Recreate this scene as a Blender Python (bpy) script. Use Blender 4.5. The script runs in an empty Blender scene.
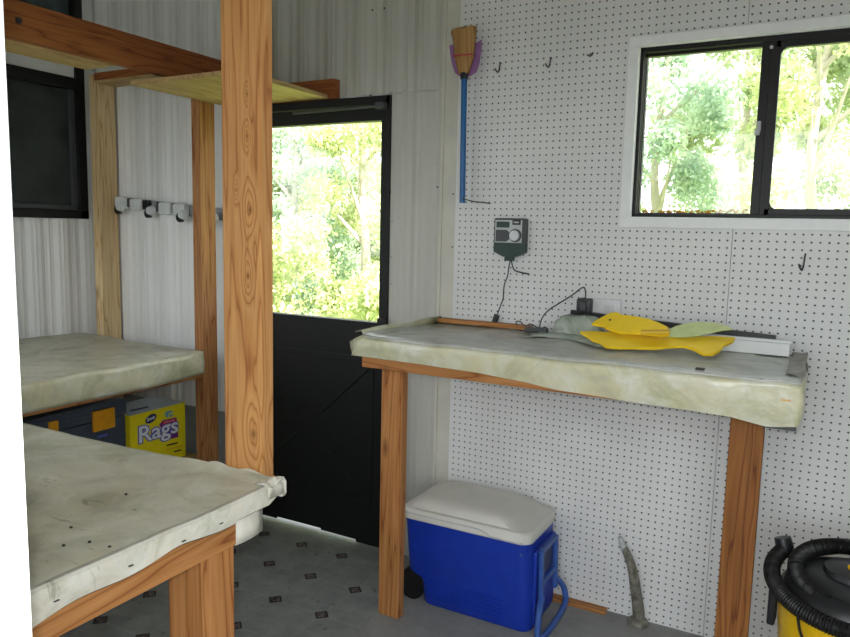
import bpy, bmesh, math, random
from mathutils import Vector, Matrix, noise
random.seed(7)
SC = bpy.context.scene
COL = SC.collection
PI = math.pi

# ------------------------------------------------------------------ camera
FPX, YAW, PITCH, ROLL = 727.0556, .498745, .121713, .0225381
CAM = Vector((0, 0, 1.4464))
_f = Vector((-math.sin(YAW)*math.cos(PITCH), math.cos(YAW)*math.cos(PITCH), -math.sin(PITCH)))
_r = Vector((math.cos(YAW), math.sin(YAW), 0)); _u = _r.cross(_f)
RR = math.cos(ROLL)*_r + math.sin(ROLL)*_u
UU = -math.sin(ROLL)*_r + math.cos(ROLL)*_u
cd = bpy.data.cameras.new('camera'); cam = bpy.data.objects.new('camera', cd); COL.objects.link(cam)
cd.sensor_fit = 'HORIZONTAL'; cd.sensor_width = 36; cd.lens = FPX/850*36; cd.clip_start = .02; cd.clip_end = 200
m = Matrix((RR, UU, -_f)).transposed().to_4x4(); m.translation = CAM; cam.matrix_world = m
SC.camera = cam

def at(px, py, axis, val):
    """point of the place seen at a photo position, on the plane axis=val"""
    d = (px-425)/FPX*RR - (py-318.5)/FPX*UU + _f
    return CAM + d*((val-CAM[axis])/d[axis])

YW = 2.682      # inner face of the far wall
XL = -3.53      # inner face of the left wall
HT = 2.80

# ------------------------------------------------------------------ materials
def newmat(name):
    mt = bpy.data.materials.new(name); mt.use_nodes = True
    nt = mt.node_tree; b = nt.nodes['Principled BSDF']
    return mt, nt, b
def setc(b, col, rough=.6, spec=.4, metal=0):
    b.inputs['Base Color'].default_value = (*col, 1); b.inputs['Roughness'].default_value = rough
    b.inputs['Specular IOR Level'].default_value = spec; b.inputs['Metallic'].default_value = metal
def ramp(nt, stops):
    r = nt.nodes.new('ShaderNodeValToRGB'); e = r.color_ramp.elements
    e[0].position, e[0].color = stops[0][0], (*stops[0][1], 1)
    e[1].position, e[1].color = stops[-1][0], (*stops[-1][1], 1)
    for p, c in stops[1:-1]:
        k = e.new(p); k.color = (*c, 1)
    return r
def noise_n(nt, vec, scale, detail=4, rough=.55, dist=0):
    n = nt.nodes.new('ShaderNodeTexNoise'); n.inputs['Scale'].default_value = scale
    n.inputs['Detail'].default_value = detail; n.inputs['Roughness'].default_value = rough; n.inputs['Distortion'].default_value = dist
    nt.links.new(vec, n.inputs['Vector']); return n
def mapping(nt, scale, loc=(0,0,0), rot=(0,0,0)):
    tc = nt.nodes.new('ShaderNodeTexCoord'); mp = nt.nodes.new('ShaderNodeMapping')
    mp.inputs['Scale'].default_value = scale; mp.inputs['Location'].default_value = loc; mp.inputs['Rotation'].default_value = rot
    nt.links.new(tc.outputs['Object'], mp.inputs['Vector']); return mp.outputs[0]
def mixc(nt, fac, a, b, mode='MIX'):
    n = nt.nodes.new('ShaderNodeMix'); n.data_type = 'RGBA'; n.blend_type = mode
    if isinstance(fac, (int, float)): n.inputs[0].default_value = fac
    else: nt.links.new(fac, n.inputs[0])
    for s, v in ((6, a), (7, b)):
        if isinstance(v, tuple): n.inputs[s].default_value = (*v, 1)
        else: nt.links.new(v, n.inputs[s])
    return n.outputs[2]
def bump(nt, b, h, strength=.3, dist=.01):
    n = nt.nodes.new('ShaderNodeBump'); n.inputs['Strength'].default_value = strength; n.inputs['Distance'].default_value = dist
    nt.links.new(h, n.inputs['Height']); nt.links.new(n.outputs[0], b.inputs['Normal'])
def mathn(nt, op, a, b=None, c=None):
    n = nt.nodes.new('ShaderNodeMath'); n.operation = op
    for i, v in enumerate((a, b, c)):
        if v is None: continue
        if isinstance(v, (int, float)): n.inputs[i].default_value = v
        else: nt.links.new(v, n.inputs[i])
    return n.outputs[0]

def plain(name, col, rough=.6, spec=.4, metal=0, var=.08, scale=30, bmp=0):
    mt, nt, b = newmat(name); setc(b, col, rough, spec, metal)
    v = mapping(nt, (1,1,1)); n = noise_n(nt, v, scale)
    lo = tuple(c*(1-var) for c in col); hi = tuple(min(1, c*(1+var)) for c in col)
    r = ramp(nt, [(.3, lo), (.7, hi)]); nt.links.new(n.outputs[0], r.inputs[0]); nt.links.new(r.outputs[0], b.inputs['Base Color'])
    if bmp: bump(nt, b, n.outputs[0], bmp, .002)
    return mt

def wood(name, axis, light, mid, dark, seed=0.0, knot=1.0, knots=()):
    """softwood; axis = direction of the grain"""
    mt, nt, b = newmat(name); setc(b, mid, .62, .25)
    s = [9, 9, 9]; s[axis] = .55
    v = mapping(nt, tuple(s), (seed, seed*1.7, seed*.3))
    big = noise_n(nt, v, 1.1, 3, .5, .6)
    w = mathn(nt, 'MULTIPLY', big.outputs[0], 11.0)
    kmask = None
    if knots:      # knots at given (across, along, radius): the grain flows round them
        tc = nt.nodes.new('ShaderNodeTexCoord'); sp = nt.nodes.new('ShaderNodeSeparateXYZ'); nt.links.new(tc.outputs['Object'], sp.inputs[0])
        for (a_, l_, r_) in knots:
            da = mathn(nt, 'DIVIDE', mathn(nt, 'SUBTRACT', sp.outputs[0], a_), r_)
            dl = mathn(nt, 'DIVIDE', mathn(nt, 'SUBTRACT', sp.outputs[2], l_), r_*1.25)
            dl2 = mathn(nt, 'DIVIDE', mathn(nt, 'SUBTRACT', sp.outputs[2], l_), r_*7)
            q = mathn(nt, 'ADD', mathn(nt, 'MULTIPLY', da, da), mathn(nt, 'MULTIPLY', dl, dl))
            q2 = mathn(nt, 'ADD', mathn(nt, 'MULTIPLY', mathn(nt, 'MULTIPLY', da, da), .2), mathn(nt, 'MULTIPLY', dl2, dl2))
            w = mathn(nt, 'ADD', w, mathn(nt, 'MULTIPLY', mathn(nt, 'EXPONENT', mathn(nt, 'MULTIPLY', q2, -1.0)), 3.2))
            k_ = mathn(nt, 'EXPONENT', mathn(nt, 'MULTIPLY', q, -1.6))
            kmask = k_ if kmask is None else mathn(nt, 'MAXIMUM', kmask, k_)
    w = mathn(nt, 'FRACT', w)
    r = ramp(nt, [(0, dark), (.12, mid), (.6, light), (.93, mid), (1, dark)]); nt.links.new(w, r.inputs[0])
    s2 = [160, 160, 160]; s2[axis] = 4
    fine = noise_n(nt, mapping(nt, tuple(s2)), 1, 3)
    rf = ramp(nt, [(.3, (.72,.70,.68)), (.65, (1,1,1))]); nt.links.new(fine.outputs[0], rf.inputs[0])
    c = mixc(nt, .75, r.outputs[0], rf.outputs[0], 'MULTIPLY')
    # slow tone change
    s3 = [4, 4, 4]; s3[axis] = 1.2
    slow = noise_n(nt, mapping(nt, tuple(s3), (seed, 0, 0)), 1, 2)
    rs = ramp(nt, [(.3, (.78,.72,.68)), (.7, (1.0,1.0,1.0))]); nt.links.new(slow.outputs[0], rs.inputs[0])
    c = mixc(nt, .8, c, rs.outputs[0], 'MULTIPLY')
    # knots
    s4 = [16, 16, 16]; s4[axis] = 5.5
    vo = nt.nodes.new('ShaderNodeTexVoronoi'); vo.inputs['Scale'].default_value = .55
    nt.links.new(mapping(nt, tuple(s4), (seed*3.1, seed, 0)), vo.inputs['Vector'])
    rk = ramp(nt, [(.055, (1,1,1)), (.15, (0,0,0))]); nt.links.new(vo.outputs['Distance'], rk.inputs[0])
    kf = mathn(nt, 'MULTIPLY', rk.outputs[0], .85*knot)
    c = mixc(nt, kf, c, tuple(x*.35 for x in dark))
    if kmask is not None: c = mixc(nt, mathn(nt, 'MULTIPLY', kmask, .8), c, tuple(x*.45 for x in dark))
    nt.links.new(c, b.inputs['Base Color']); bump(nt, b, fine.outputs[0], .15, .001)
    return mt

OR = ((.56,.27,.095), (.46,.20,.062), (.26,.09,.025))          # orange fir
RD = ((.40,.145,.045), (.33,.105,.032), (.18,.05,.018))        # redder, older fir
YL = ((.62,.46,.23), (.52,.36,.16), (.36,.22,.09))             # pale pine
DK = ((.30,.125,.032), (.23,.085,.020), (.12,.035,.010))         # fir colour darkened to stand for dimmer light on the right leg
PO = ((.62,.33,.12), (.53,.25,.08), (.34,.13,.04))          # big post
W = {}
def wd(pal, axis, seed=0.0, knot=1.0):
    k = (id(pal), axis, seed)
    if k not in W: W[k] = wood('lumber', axis, *pal, seed=seed, knot=knot)
    return W[k]

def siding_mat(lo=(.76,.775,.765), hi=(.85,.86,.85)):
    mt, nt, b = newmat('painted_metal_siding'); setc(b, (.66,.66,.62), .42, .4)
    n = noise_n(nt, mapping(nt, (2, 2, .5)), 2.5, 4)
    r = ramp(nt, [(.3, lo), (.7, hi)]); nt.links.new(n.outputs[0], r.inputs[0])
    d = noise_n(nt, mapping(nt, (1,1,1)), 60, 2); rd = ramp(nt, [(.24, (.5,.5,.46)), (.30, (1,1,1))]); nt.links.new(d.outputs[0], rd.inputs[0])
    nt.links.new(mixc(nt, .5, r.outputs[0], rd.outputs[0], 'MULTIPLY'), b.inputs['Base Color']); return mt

def pegboard_mat():
    mt, nt, b = newmat('pegboard'); setc(b, (.7,.71,.70), .5, .35)
    tc = nt.nodes.new('ShaderNodeTexCoord'); sp = nt.nodes.new('ShaderNodeSeparateXYZ'); nt.links.new(tc.outputs['Object'], sp.inputs[0])
    h = at(495.1, 202.3, 1, YW); P = .0254
    def cell(o, ph):
        q = mathn(nt, 'ADD', o, -ph + P*.5 + P*400); q = mathn(nt, 'DIVIDE', q, P); q = mathn(nt, 'FRACT', q)
        q = mathn(nt, 'SUBTRACT', q, .5); return mathn(nt, 'MULTIPLY', q, q)
    d = mathn(nt, 'SQRT', mathn(nt, 'ADD', cell(sp.outputs[0], h.x), cell(sp.outputs[2], h.z)))
    hole = mathn(nt, 'LESS_THAN', d, .0033/P)
    n = noise_n(nt, mapping(nt, (1,1,1)), 3, 4); r = ramp(nt, [(.3, (.655,.665,.66)), (.7, (.73,.735,.73))]); nt.links.new(n.outputs[0], r.inputs[0])
    nt.links.new(mixc(nt, hole, r.outputs[0], (.075,.072,.07)), b.inputs['Base Color'])
    bump(nt, b, mathn(nt, 'SUBTRACT', 1.0, hole), .6, .003)
    return mt

def sheet_mat(name, a, bcol, dark, scale=7, spots=True, rough=.34):
    """grimy plastic sheet"""
    mt, nt, b = newmat(name); setc(b, a, rough, .45)
    v = mapping(nt, (1,1,1)); n = noise_n(nt, v, scale, 5, .6, .8)
    r = ramp(nt, [(.25, dark), (.45, bcol), (.7, a)]); nt.links.new(n.outputs[0], r.inputs[0]); c = r.outputs[0]
    n5 = noise_n(nt, v, scale*.45, 6, .7, 1.5); r5 = ramp(nt, [(.38, (.74,.76,.66)), (.52, (1,1,1)), (.68, (1,.96,.84))]); nt.links.new(n5.outputs[0], r5.inputs[0])
    c = mixc(nt, .85, c, r5.outputs[0], 'MULTIPLY')
    if spots:
        st = noise_n(nt, mapping(nt, (6, 22, 6), (2, 5, 1), (0, 0, .5)), 1.6, 4, .6, 1.0); rs_ = ramp(nt, [(.29, (.45,.44,.38)), (.36, (1,1,1))]); nt.links.new(st.outputs[0], rs_.inputs[0])
        c = mixc(nt, .7, c, rs_.outputs[0], 'MULTIPLY')
        d = noise_n(nt, v, 55, 2); rd = ramp(nt, [(.22, (.25,.23,.2)), (.29, (1,1,1))]); nt.links.new(d.outputs[0], rd.inputs[0])
        c = mixc(nt, .8, c, rd.outputs[0], 'MULTIPLY')
    nt.links.new(c, b.inputs['Base Color'])
    w = noise_n(nt, v, 16, 3, .5, .5); bump(nt, b, w.outputs[0], .35, .012)
    return mt

def vinyl_mat():
    mt, nt, b = newmat('sheet_vinyl'); setc(b, (.1,.1,.1), .45, .4)
    tc = nt.nodes.new('ShaderNodeTexCoord'); sp = nt.nodes.new('ShaderNodeSeparateXYZ'); nt.links.new(tc.outputs['Object'], sp.inputs[0])
    P = .2225
    def cell(o, ph):
        q = mathn(nt, 'ADD', o, -ph + P*.5 + P*60); q = mathn(nt, 'DIVIDE', q, P); q = mathn(nt, 'FRACT', q)
        return mathn(nt, 'ABSOLUTE', mathn(nt, 'SUBTRACT', q, .5))
    cx, cy = cell(sp.outputs[0], -1.994), cell(sp.outputs[1], 2.308)
    s = mathn(nt, 'ADD', cx, cy)
    n2 = noise_n(nt, mapping(nt, (1,1,1)), 75, 2); rd2 = mathn(nt, 'GREATER_THAN', n2.outputs[0], .47)
    line = mathn(nt, 'MAXIMUM', mathn(nt, 'LESS_THAN', cx, .011), mathn(nt, 'LESS_THAN', cy, .011))
    dot = mathn(nt, 'LESS_THAN', s, .15); inner = mathn(nt, 'LESS_THAN', s, .105)
    n = noise_n(nt, mapping(nt, (1,1,1)), 9, 5, .65); r = ramp(nt, [(.3, (.17,.18,.176)), (.7, (.27,.285,.278))]); nt.links.new(n.outputs[0], r.inputs[0])
    d = noise_n(nt, mapping(nt, (1,1,1), (3,1,0)), 28, 3); rd = ramp(nt, [(.27, (.35,.32,.3)), (.36, (1,1,1))]); nt.links.new(d.outputs[0], rd.inputs[0])
    c = mixc(nt, mathn(nt, 'MULTIPLY', line, .45), r.outputs[0], (.34,.34,.32))
    c = mixc(nt, dot, c, (.012,.010,.012)); c = mixc(nt, mathn(nt, 'MULTIPLY', inner, rd2), c, (.15,.11,.11))
    c = mixc(nt, .8, c, rd.outputs[0], 'MULTIPLY')
    nt.links.new(c, b.inputs['Base Color']); return mt

def concrete_mat():
    mt, nt, b = newmat('concrete'); setc(b, (.2,.2,.2), .85, .2)
    n = noise_n(nt, mapping(nt, (1,1,1)), 6, 8, .7); r = ramp(nt, [(.3, (.21,.21,.208)), (.7, (.33,.33,.325))]); nt.links.new(n.outputs[0], r.inputs[0])
    nt.links.new(r.outputs[0], b.inputs['Base Color']); bump(nt, b, n.outputs[0], .2, .004); return mt

def glass_mat(name, tint=(1,1,1), refl=.06):
    mt = bpy.data.materials.new(name); mt.use_nodes = True; nt = mt.node_tree
    nt.nodes.clear(); out = nt.nodes.new('ShaderNodeOutputMaterial')
    t = nt.nodes.new('ShaderNodeBsdfTransparent'); t.inputs[0].default_value = (*tint, 1)
    g = nt.nodes.new('ShaderNodeBsdfGlossy'); g.inputs['Roughness'].default_value = .02
    mx = nt.nodes.new('ShaderNodeMixShader'); mx.inputs[0].default_value = refl
    nt.links.new(t.outputs[0], mx.inputs[1]); nt.links.new(g.outputs[0], mx.inputs[2]); nt.links.new(mx.outputs[0], out.inputs[0]); return mt

def leaf_mat(name, c1, c2):
    mt = bpy.data.materials.new(name); mt.use_nodes = True; nt = mt.node_tree
    nt.nodes.clear(); out = nt.nodes.new('ShaderNodeOutputMaterial')
    d = nt.nodes.new('ShaderNodeBsdfDiffuse'); t = nt.nodes.new('ShaderNodeBsdfTranslucent')
    n = noise_n(nt, mapping(nt, (1,1,1)), 2.2, 4); r = ramp(nt, [(.35, c1), (.65, c2)]); nt.links.new(n.outputs[0], r.inputs[0])
    nt.links.new(r.outputs[0], d.inputs[0]); nt.links.new(r.outputs[0], t.inputs[0])
    mx = nt.nodes.new('ShaderNodeMixShader'); mx.inputs[0].default_value = .4
    nt.links.new(d.outputs[0], mx.inputs[1]); nt.links.new(t.outputs[0], mx.inputs[2]); nt.links.new(mx.outputs[0], out.inputs[0]); return mt

M = dict(
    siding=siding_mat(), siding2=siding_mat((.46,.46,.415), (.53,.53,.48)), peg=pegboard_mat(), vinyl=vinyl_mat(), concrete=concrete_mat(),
    white=plain('white_trim_paint', (.80,.82,.82), .45, .4, var=.03),
    lowband=plain('grey_lower_band', (.27,.29,.29), .6, .3, var=.12, scale=12),
    ceil=plain('ceiling_paint', (.45,.45,.43), .8), trimb=plain('beige_trim', (.56,.55,.48), .5, .4, var=.08, scale=8),
    black=plain('black_door_paint', (.006,.0075,.007), .5, .3, var=.2), blackal=plain('black_aluminium', (.010,.011,.010), .45, .3, var=.2),
    screen=plain('dark_window_screen', (.040,.048,.046), .6, .25, var=.3, scale=6),
    glass=glass_mat('clear_glass'), steel=plain('steel', (.5,.5,.5), .35, .5, .9), dsteel=plain('dark_wire', (.05,.05,.055), .4, .5, .5),
    grey=plain('grey_rail_metal', (.33,.35,.37), .45, .5, .2), chip=plain('light_clip_plastic', (.62,.65,.66), .4),
    rubber=plain('black_rubber', (.008,.008,.008), .45, .35), bplast=plain('black_plastic', (.012,.013,.015), .38, .45),
    blue=plain('blue_plastic', (.007,.035,.36), .38, .45, var=.1, scale=14, bmp=.1), lblue=plain('lighter_blue_plastic', (.035,.10,.36), .4, .45),
    cream=plain('cream_lid_plastic', (.66,.65,.60), .42, .4, var=.05, scale=10), blupole=plain('blue_pole', (.008,.12,.34), .35, .5),
    purple=plain('purple_plastic', (.28,.13,.31), .45, .4), straw=wood('broom_straw', 2, (.50,.30,.115), (.42,.24,.085), (.26,.13,.045), seed=4, knot=0),
    dgreen=plain('dark_green_plastic', (.022,.05,.042), .45, .4), dgrey=plain('dark_grey_plastic', (.06,.065,.07), .45, .4),
    lgrey=plain('light_grey_plastic', (.47,.49,.50), .45, .4), dial=plain('dial_plastic', (.62,.64,.67), .45, .4),
    yellow=plain('yellow_painted_wood', (.90,.62,.012), .5, .35, var=.06, scale=9), dyel=plain('darker_yellow_paint', (.66,.41,.01), .5),
    pgreen=plain('pale_green_plastic', (.50,.58,.24), .35, .4, var=.12, scale=20), vyel=plain('yellow_vacuum_plastic', (.74,.46,.008), .35, .45),
    tool=plain('slate_grey_plastic', (.060,.078,.105), .45, .4), orange=plain('orange_plastic', (.80,.36,.015), .4, .4),
    boxy=plain('yellow_carton', (.88,.74,.014), .5, .3, var=.04), boxw=plain('white_carton_top', (.46,.56,.62), .5), navy=plain('navy_ink', (.012,.018,.10), .5),
    ink_w=plain('white_ink', (.80,.84,.90), .5), ink_b=plain('blue_ink', (.10,.12,.50), .5), ink_p=plain('purple_ink', (.16,.03,.22), .5),
    ink_r=plain('red_ink', (.52,.02,.07), .5), ink_k=plain('black_ink', (.02,.02,.015), .5), ink_l=plain('pale_blue_ink', (.16,.42,.50), .5),
    sheet=sheet_mat('grimy_plastic_sheet', (.60,.59,.50), (.48,.46,.36), (.30,.28,.21)),
    sheetf=sheet_mat('cloudy_plastic_sheet', (.68,.68,.61), (.58,.56,.38), (.46,.44,.33), 8, False, .28),
    sheett=sheet_mat('dusty_plastic_top', (.54,.56,.54), (.42,.43,.40), (.28,.275,.23), 8, True, .3),
    sheetw=sheet_mat('white_plastic_edge', (.70,.69,.64), (.62,.60,.52), (.45,.42,.32), 9, True, .3),
    blob=sheet_mat('cloudy_grey_bag', (.44,.48,.43), (.33,.37,.32), (.22,.25,.21), 14, False, .25),
    pipe=sheet_mat('old_grey_hose', (.30,.29,.25), (.13,.125,.10), (.06,.055,.045), 26, False, .4),
    grass=plain('grass', (.26,.34,.10), .9, .1, var=.35, scale=3), bark=plain('pale_bark', (.50,.46,.38), .9, .1, var=.2, scale=8),
    litter=plain('dry_leaves', (.62,.36,.03), .9, .1, var=.4, scale=40), dirt=plain('dark_grime', (.04,.035,.03), .8),
    fol=[leaf_mat('foliage', (.40,.50,.28), (.66,.72,.46)), leaf_mat('foliage', (.40,.54,.42), (.64,.74,.56)), leaf_mat('foliage', (.46,.54,.26), (.72,.76,.44))],
)

# ------------------------------------------------------------------ mesh builder
class MB:
    def __init__(s): s.bm = bmesh.new()
    def box(s, a, b, bev=0, rot=None, seg=2):
        t = bmesh.new(); bmesh.ops.create_cube(t, size=1)
        sz = [max(1e-5, b[i]-a[i]) for i in range(3)]; c = [(a[i]+b[i])/2 for i in range(3)]
        bmesh.ops.scale(t, vec=sz, verts=t.verts)
        if bev: bmesh.ops.bevel(t, geom=t.edges[:], offset=bev, segments=seg, affect='EDGES', profile=.6)
        mt = Matrix.Translation(c) @ (rot.to_4x4() if rot else Matrix.Identity(4))
        bmesh.ops.transform(t, matrix=mt, verts=t.verts); s.merge(t); return s
    def bar(s, p, q, w, h, bev=0, up=(0,0,1)):
        """rectangular bar from p to q"""
        p, q = Vector(p), Vector(q); d = (q-p); L = d.length; d.normalize(); up = Vector(up)
        x = d.cross(up); x.normalize(); z = x.cross(d)
        R = Matrix((d, x, z)).transposed()
        c = (p+q)/2; return s.box(c-Vector((L/2, w/2, h/2)), c+Vector((L/2, w/2, h/2)), bev, R) if False else s._rbox(c, (L, w, h), R, bev)
    def _rbox(s, c, sz, R, bev):
        t = bmesh.new(); bmesh.ops.create_cube(t, size=1); bmesh.ops.scale(t, vec=sz, verts=t.verts)
        if bev: bmesh.ops.bevel(t, geom=t.edges[:], offset=bev, segments=2, affect='EDGES', profile=.6)
        bmesh.ops.transform(t, matrix=Matrix.Translation(c) @ R.to_4x4(), verts=t.verts); s.merge(t); return s
    def merge(s, t):
        vm = {v: s.bm.verts.new(v.co) for v in t.verts}
        for f in t.faces:
            try: s.bm.faces.new([vm[v] for v in f.verts])
            except ValueError: pass
        t.free()
    def grid(s, rows, closed=False, caps=False):
        vs = [[s.bm.verts.new(p) for p in r] for r in rows]
        n = len(rows[0])
        for i in range(len(rows)-1):
            for j in range(n if closed else n-1):
                k = (j+1) % n
                s.bm.faces.new((vs[i][j], vs[i][k], vs[i+1][k], vs[i+1][j]))
        if caps:
            s.bm.faces.new(list(reversed(vs[0]))); s.bm.faces.new(vs[-1])
        return s
    def tube(s, pts, r, n=10, caps=True, rf=None):
        pts = [Vector(p) for p in pts]; rows = []
        prev = None
        for i, p in enumerate(pts):
            d = (pts[min(i+1, len(pts)-1)] - pts[max(i-1, 0)]); d.normalize()
            if prev is None: x = d.orthogonal().normalized()
            else:
                x = prev - d*prev.dot(d); x.normalize()
            prev = x; y = d.cross(x)
            rad = rf(i) if rf else r
            rows.append([p + (x*math.cos(2*PI*k/n) + y*math.sin(2*PI*k/n))*rad for k in range(n)])
        return s.grid(rows, True, caps)
    def lathe(s, prof, c, n=32, caps=True):
        rows = [[Vector((c[0]+r*math.cos(2*PI*k/n), c[1]+r*math.sin(2*PI*k/n), z)) for k in range(n)] for r, z in prof]
        return s.grid(rows, True, caps)
    def disc(s, c, r, nrm, h, n=24, r2=None):
        nrm = Vector(nrm).normalized(); x = nrm.orthogonal().normalized(); y = nrm.cross(x); c = Vector(c); r2 = r if r2 is None else r2
        rows = [[c + nrm*hh + (x*math.cos(2*PI*k/n)+y*math.sin(2*PI*k/n))*rr for k in range(n)] for hh, rr in ((0, r), (h, r2))]
        return s.grid(rows, True, True)
    def prism(s, poly, d):
        """polygon of 3D points pushed along d"""
        d = Vector(d); a = [s.bm.verts.new(Vector(p)) for p in poly]; b = [s.bm.verts.new(Vector(p)+d) for p in poly]; n = len(a)
        s.bm.faces.new(a); s.bm.faces.new(list(reversed(b)))
        for i in range(n): s.bm.faces.new((a[i], b[i], b[(i+1) % n], a[(i+1) % n]))
        return s
    def build(s, name, mat, parent=None, loc=None, smooth=False, label=None):
        bmesh.ops.recalc_face_normals(s.bm, faces=s.bm.faces)
        if loc is None: loc = wloc(parent) if parent else Vector((0,0,0))
        loc = Vector(loc)
        for v in s.bm.verts: v.co -= loc
        me = bpy.data.meshes.new(name); s.bm.to_mesh(me); s.bm.free(); me.materials.append(mat)
        if smooth:
            me.polygons.foreach_set('use_smooth', [True]*len(me.polygons))
            try: me.set_sharp_from_angle(angle=math.radians(38))
            except Exception: pass
        o = bpy.data.objects.new(name, me); COL.objects.link(o)
        if parent: o.parent = parent; o.location = loc - wloc(parent)
        else: o.location = loc
        if label: o['label'] = label
        return o
def wloc(o):
    v = Vector(o.location)
    while o.parent: o = o.parent; v += Vector(o.location)
    return v
def thing(name, label, cat, loc, group=None):
    o = bpy.data.objects.new(name, None); COL.objects.link(o); o.location = loc; o['label'] = label; o['category'] = cat; o.empty_display_size = .05
    if group: o['group'] = group
    return o
def tag(o, label, cat, group=None, kind=None):
    o['label'] = label; o['category'] = cat
    if group: o['group'] = group
    if kind: o['kind'] = kind
    return o
def struct(name, mb, mat, parent=None, **k):
    o = mb.build(name, mat, parent, **k)
    if not parent: o['kind'] = 'structure'
    return o
def sm(pts, n=6):
    """Catmull-Rom through points"""
    P = [Vector(p) for p in pts]; P = [2*P[0]-P[1]] + P + [2*P[-1]-P[-2]]; out = []
    for i in range(1, len(P)-2):
        for k in range(n):
            t = k/n; a, b, c, d = P[i-1:i+3]
            out.append(.5*((2*b)+(c-a)*t+(2*a-5*b+4*c-d)*t*t+(3*b-a-3*c+d)*t**3))
    out.append(P[-2]); return out
def lerp_tab(tab, x):
    for (x0, y0), (x1, y1) in zip(tab, tab[1:]):
        if x <= x1: return y0 + (y1-y0)*max(0, min(1, (x-x0)/(x1-x0)))
    return tab[-1][1]
def text_mesh(body, size, org, xdir, ydir, mat, name, parent, off=0, thick=.0004, bold=0, shear=0, xs=1.0):
    c = bpy.data.curves.new(name, 'FONT'); c.body = body; c.size = size; c.offset = off; c.extrude = thick; c.shear = shear; c.resolution_u = 3
    t = bpy.data.objects.new(name, c); COL.objects.link(t); dg = bpy.context.evaluated_depsgraph_get(); dg.update()
    me = bpy.data.meshes.new_from_object(t.evaluated_get(dg)); COL.objects.unlink(t); bpy.data.objects.remove(t)
    xd, yd = Vector(xdir).normalized(), Vector(ydir).normalized(); zd = xd.cross(yd)
    base = wloc(parent)
    for v in me.vertices: v.co = Vector(org) + xd*v.co.x*xs + yd*v.co.y + zd*v.co.z - base
    me.materials.clear(); me.materials.append(mat)
    o = bpy.data.objects.new(name, me); COL.objects.link(o); o.parent = parent; return o

# ------------------------------------------------------------------ the room
X0, X1 = XL, 1.25
DX0, DX1, DZ = -2.52, -1.645, 2.0        # door opening
WX0, WX1, WZ0, WZ1 = -.625, .235, 1.507, 2.10   # window opening
YB = YW + .018
struct('floor', MB().box((XL-.2, .3, -.12), (X1+.2, YW+.13, 0)), M['concrete'])
struct('floor', MB().box((XL, .42, 0), (-1.372, YW+.016, .003)), M['vinyl']).name = 'floor_vinyl'
b = MB()
for a in (((XL-.12, HT), (DX0, 0)), ):
    pass
def wpiece(mb, x0, x1, z0, z1): mb.box((x0, YB, z0), (x1, YB+.10, z1))
b = MB(); wpiece(b, XL-.12, DX0, 0, HT); wpiece(b, DX0, DX1, DZ, HT); wpiece(b, DX1, WX0, 0, HT); wpiece(b, WX0, WX1, 0, WZ0); wpiece(b, WX0, WX1, WZ1, HT); wpiece(b, WX1, X1+.12, 0, HT)
WB = struct('wall_back', b, M['siding'])
def profile(x, pitch=.152):
    t = (x/pitch) % 1.0; d = .008
    if t < .34: return 0
    if t < .50: return d*(t-.34)/.16
    if t < .84: return d
    return d*(1-(t-.84)/.16)
def siding(mb, a0, a1, z0, z1, axis='x'):
    xs = [a0]; k = math.floor(a0/.152)
    while k*.152 < a1+.2:
        for t in (0, .10, .17, .24, .34, .50, .60, .67, .74, .84):
            x = (k+t)*.152
            if a0 < x < a1: xs.append(x)
        k += 1
    xs.append(a1)
    def pr(x):
        t = (x/.152) % 1.0
        e = -.0022 if abs(t-.17) < .01 or abs(t-.67) < .01 else 0
        return profile(x)+e
    if axis == 'x': rows = [[Vector((x, YW+pr(x), z)) for x in xs] for z in (z0, z1)]
    else: rows = [[Vector((XL+.014-.0-pr(x), x, z)) for x in xs] for z in (z0, z1)]
    mb.grid(rows)
b = MB(); siding(b, XL, DX0-.02, .505, HT)
struct('siding_panel', b, M['siding'], WB)
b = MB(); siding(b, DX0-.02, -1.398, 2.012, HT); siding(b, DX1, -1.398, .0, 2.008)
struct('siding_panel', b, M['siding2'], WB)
for n, (x0, x1, hole) in enumerate(((-1.332, -.2795, 1), (-.2775, X1, 2))):
    b = MB(); y0, y1 = YW, YW+.006
    a0, a1 = (max(x0, WX0), min(x1, WX1))
    b.box((x0, y0, 0), (x1, y1, WZ0)); b.box((x0, y0, WZ1), (x1, y1, HT))
    if x0 < a0: b.box((x0, y0, WZ0), (a0, y1, WZ1))
    if a1 < x1: b.box((a1, y0, WZ0), (x1, y1, WZ1))
    struct('pegboard_panel', b, M['peg'], WB)
b = MB(); b.box((-1.405, YW-.004, 0), (-1.392, YW+.01, HT), .002); b.box((-1.392, YW+.002, 0), (-1.318, YW+.012, HT))
struct('trim_1', b, M['trimb'])
struct('lower_band_back', MB().box((XL, YW-.004, 0), (DX0-.04, YW+.014, .50)), M['lowband'])  # darker grey band along the foot of the far-left wall
for px, py in ((392, 92), (391.5, 136), (391, 192), (392, 221), (391, 257), (391, 284), (437, 187), (453, 194), (452, 247), (437, 301), (372, 10), (384, 8), (445, 49), (370, 95), (450, 377), (434, 433)):
    p = at(px, py, 1, YW); o = MB().disc(p+Vector((0, .004, 0)), .004, (0,-1,0), .006, 8, .002).build('screw', M['dsteel'], WB)

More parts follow.
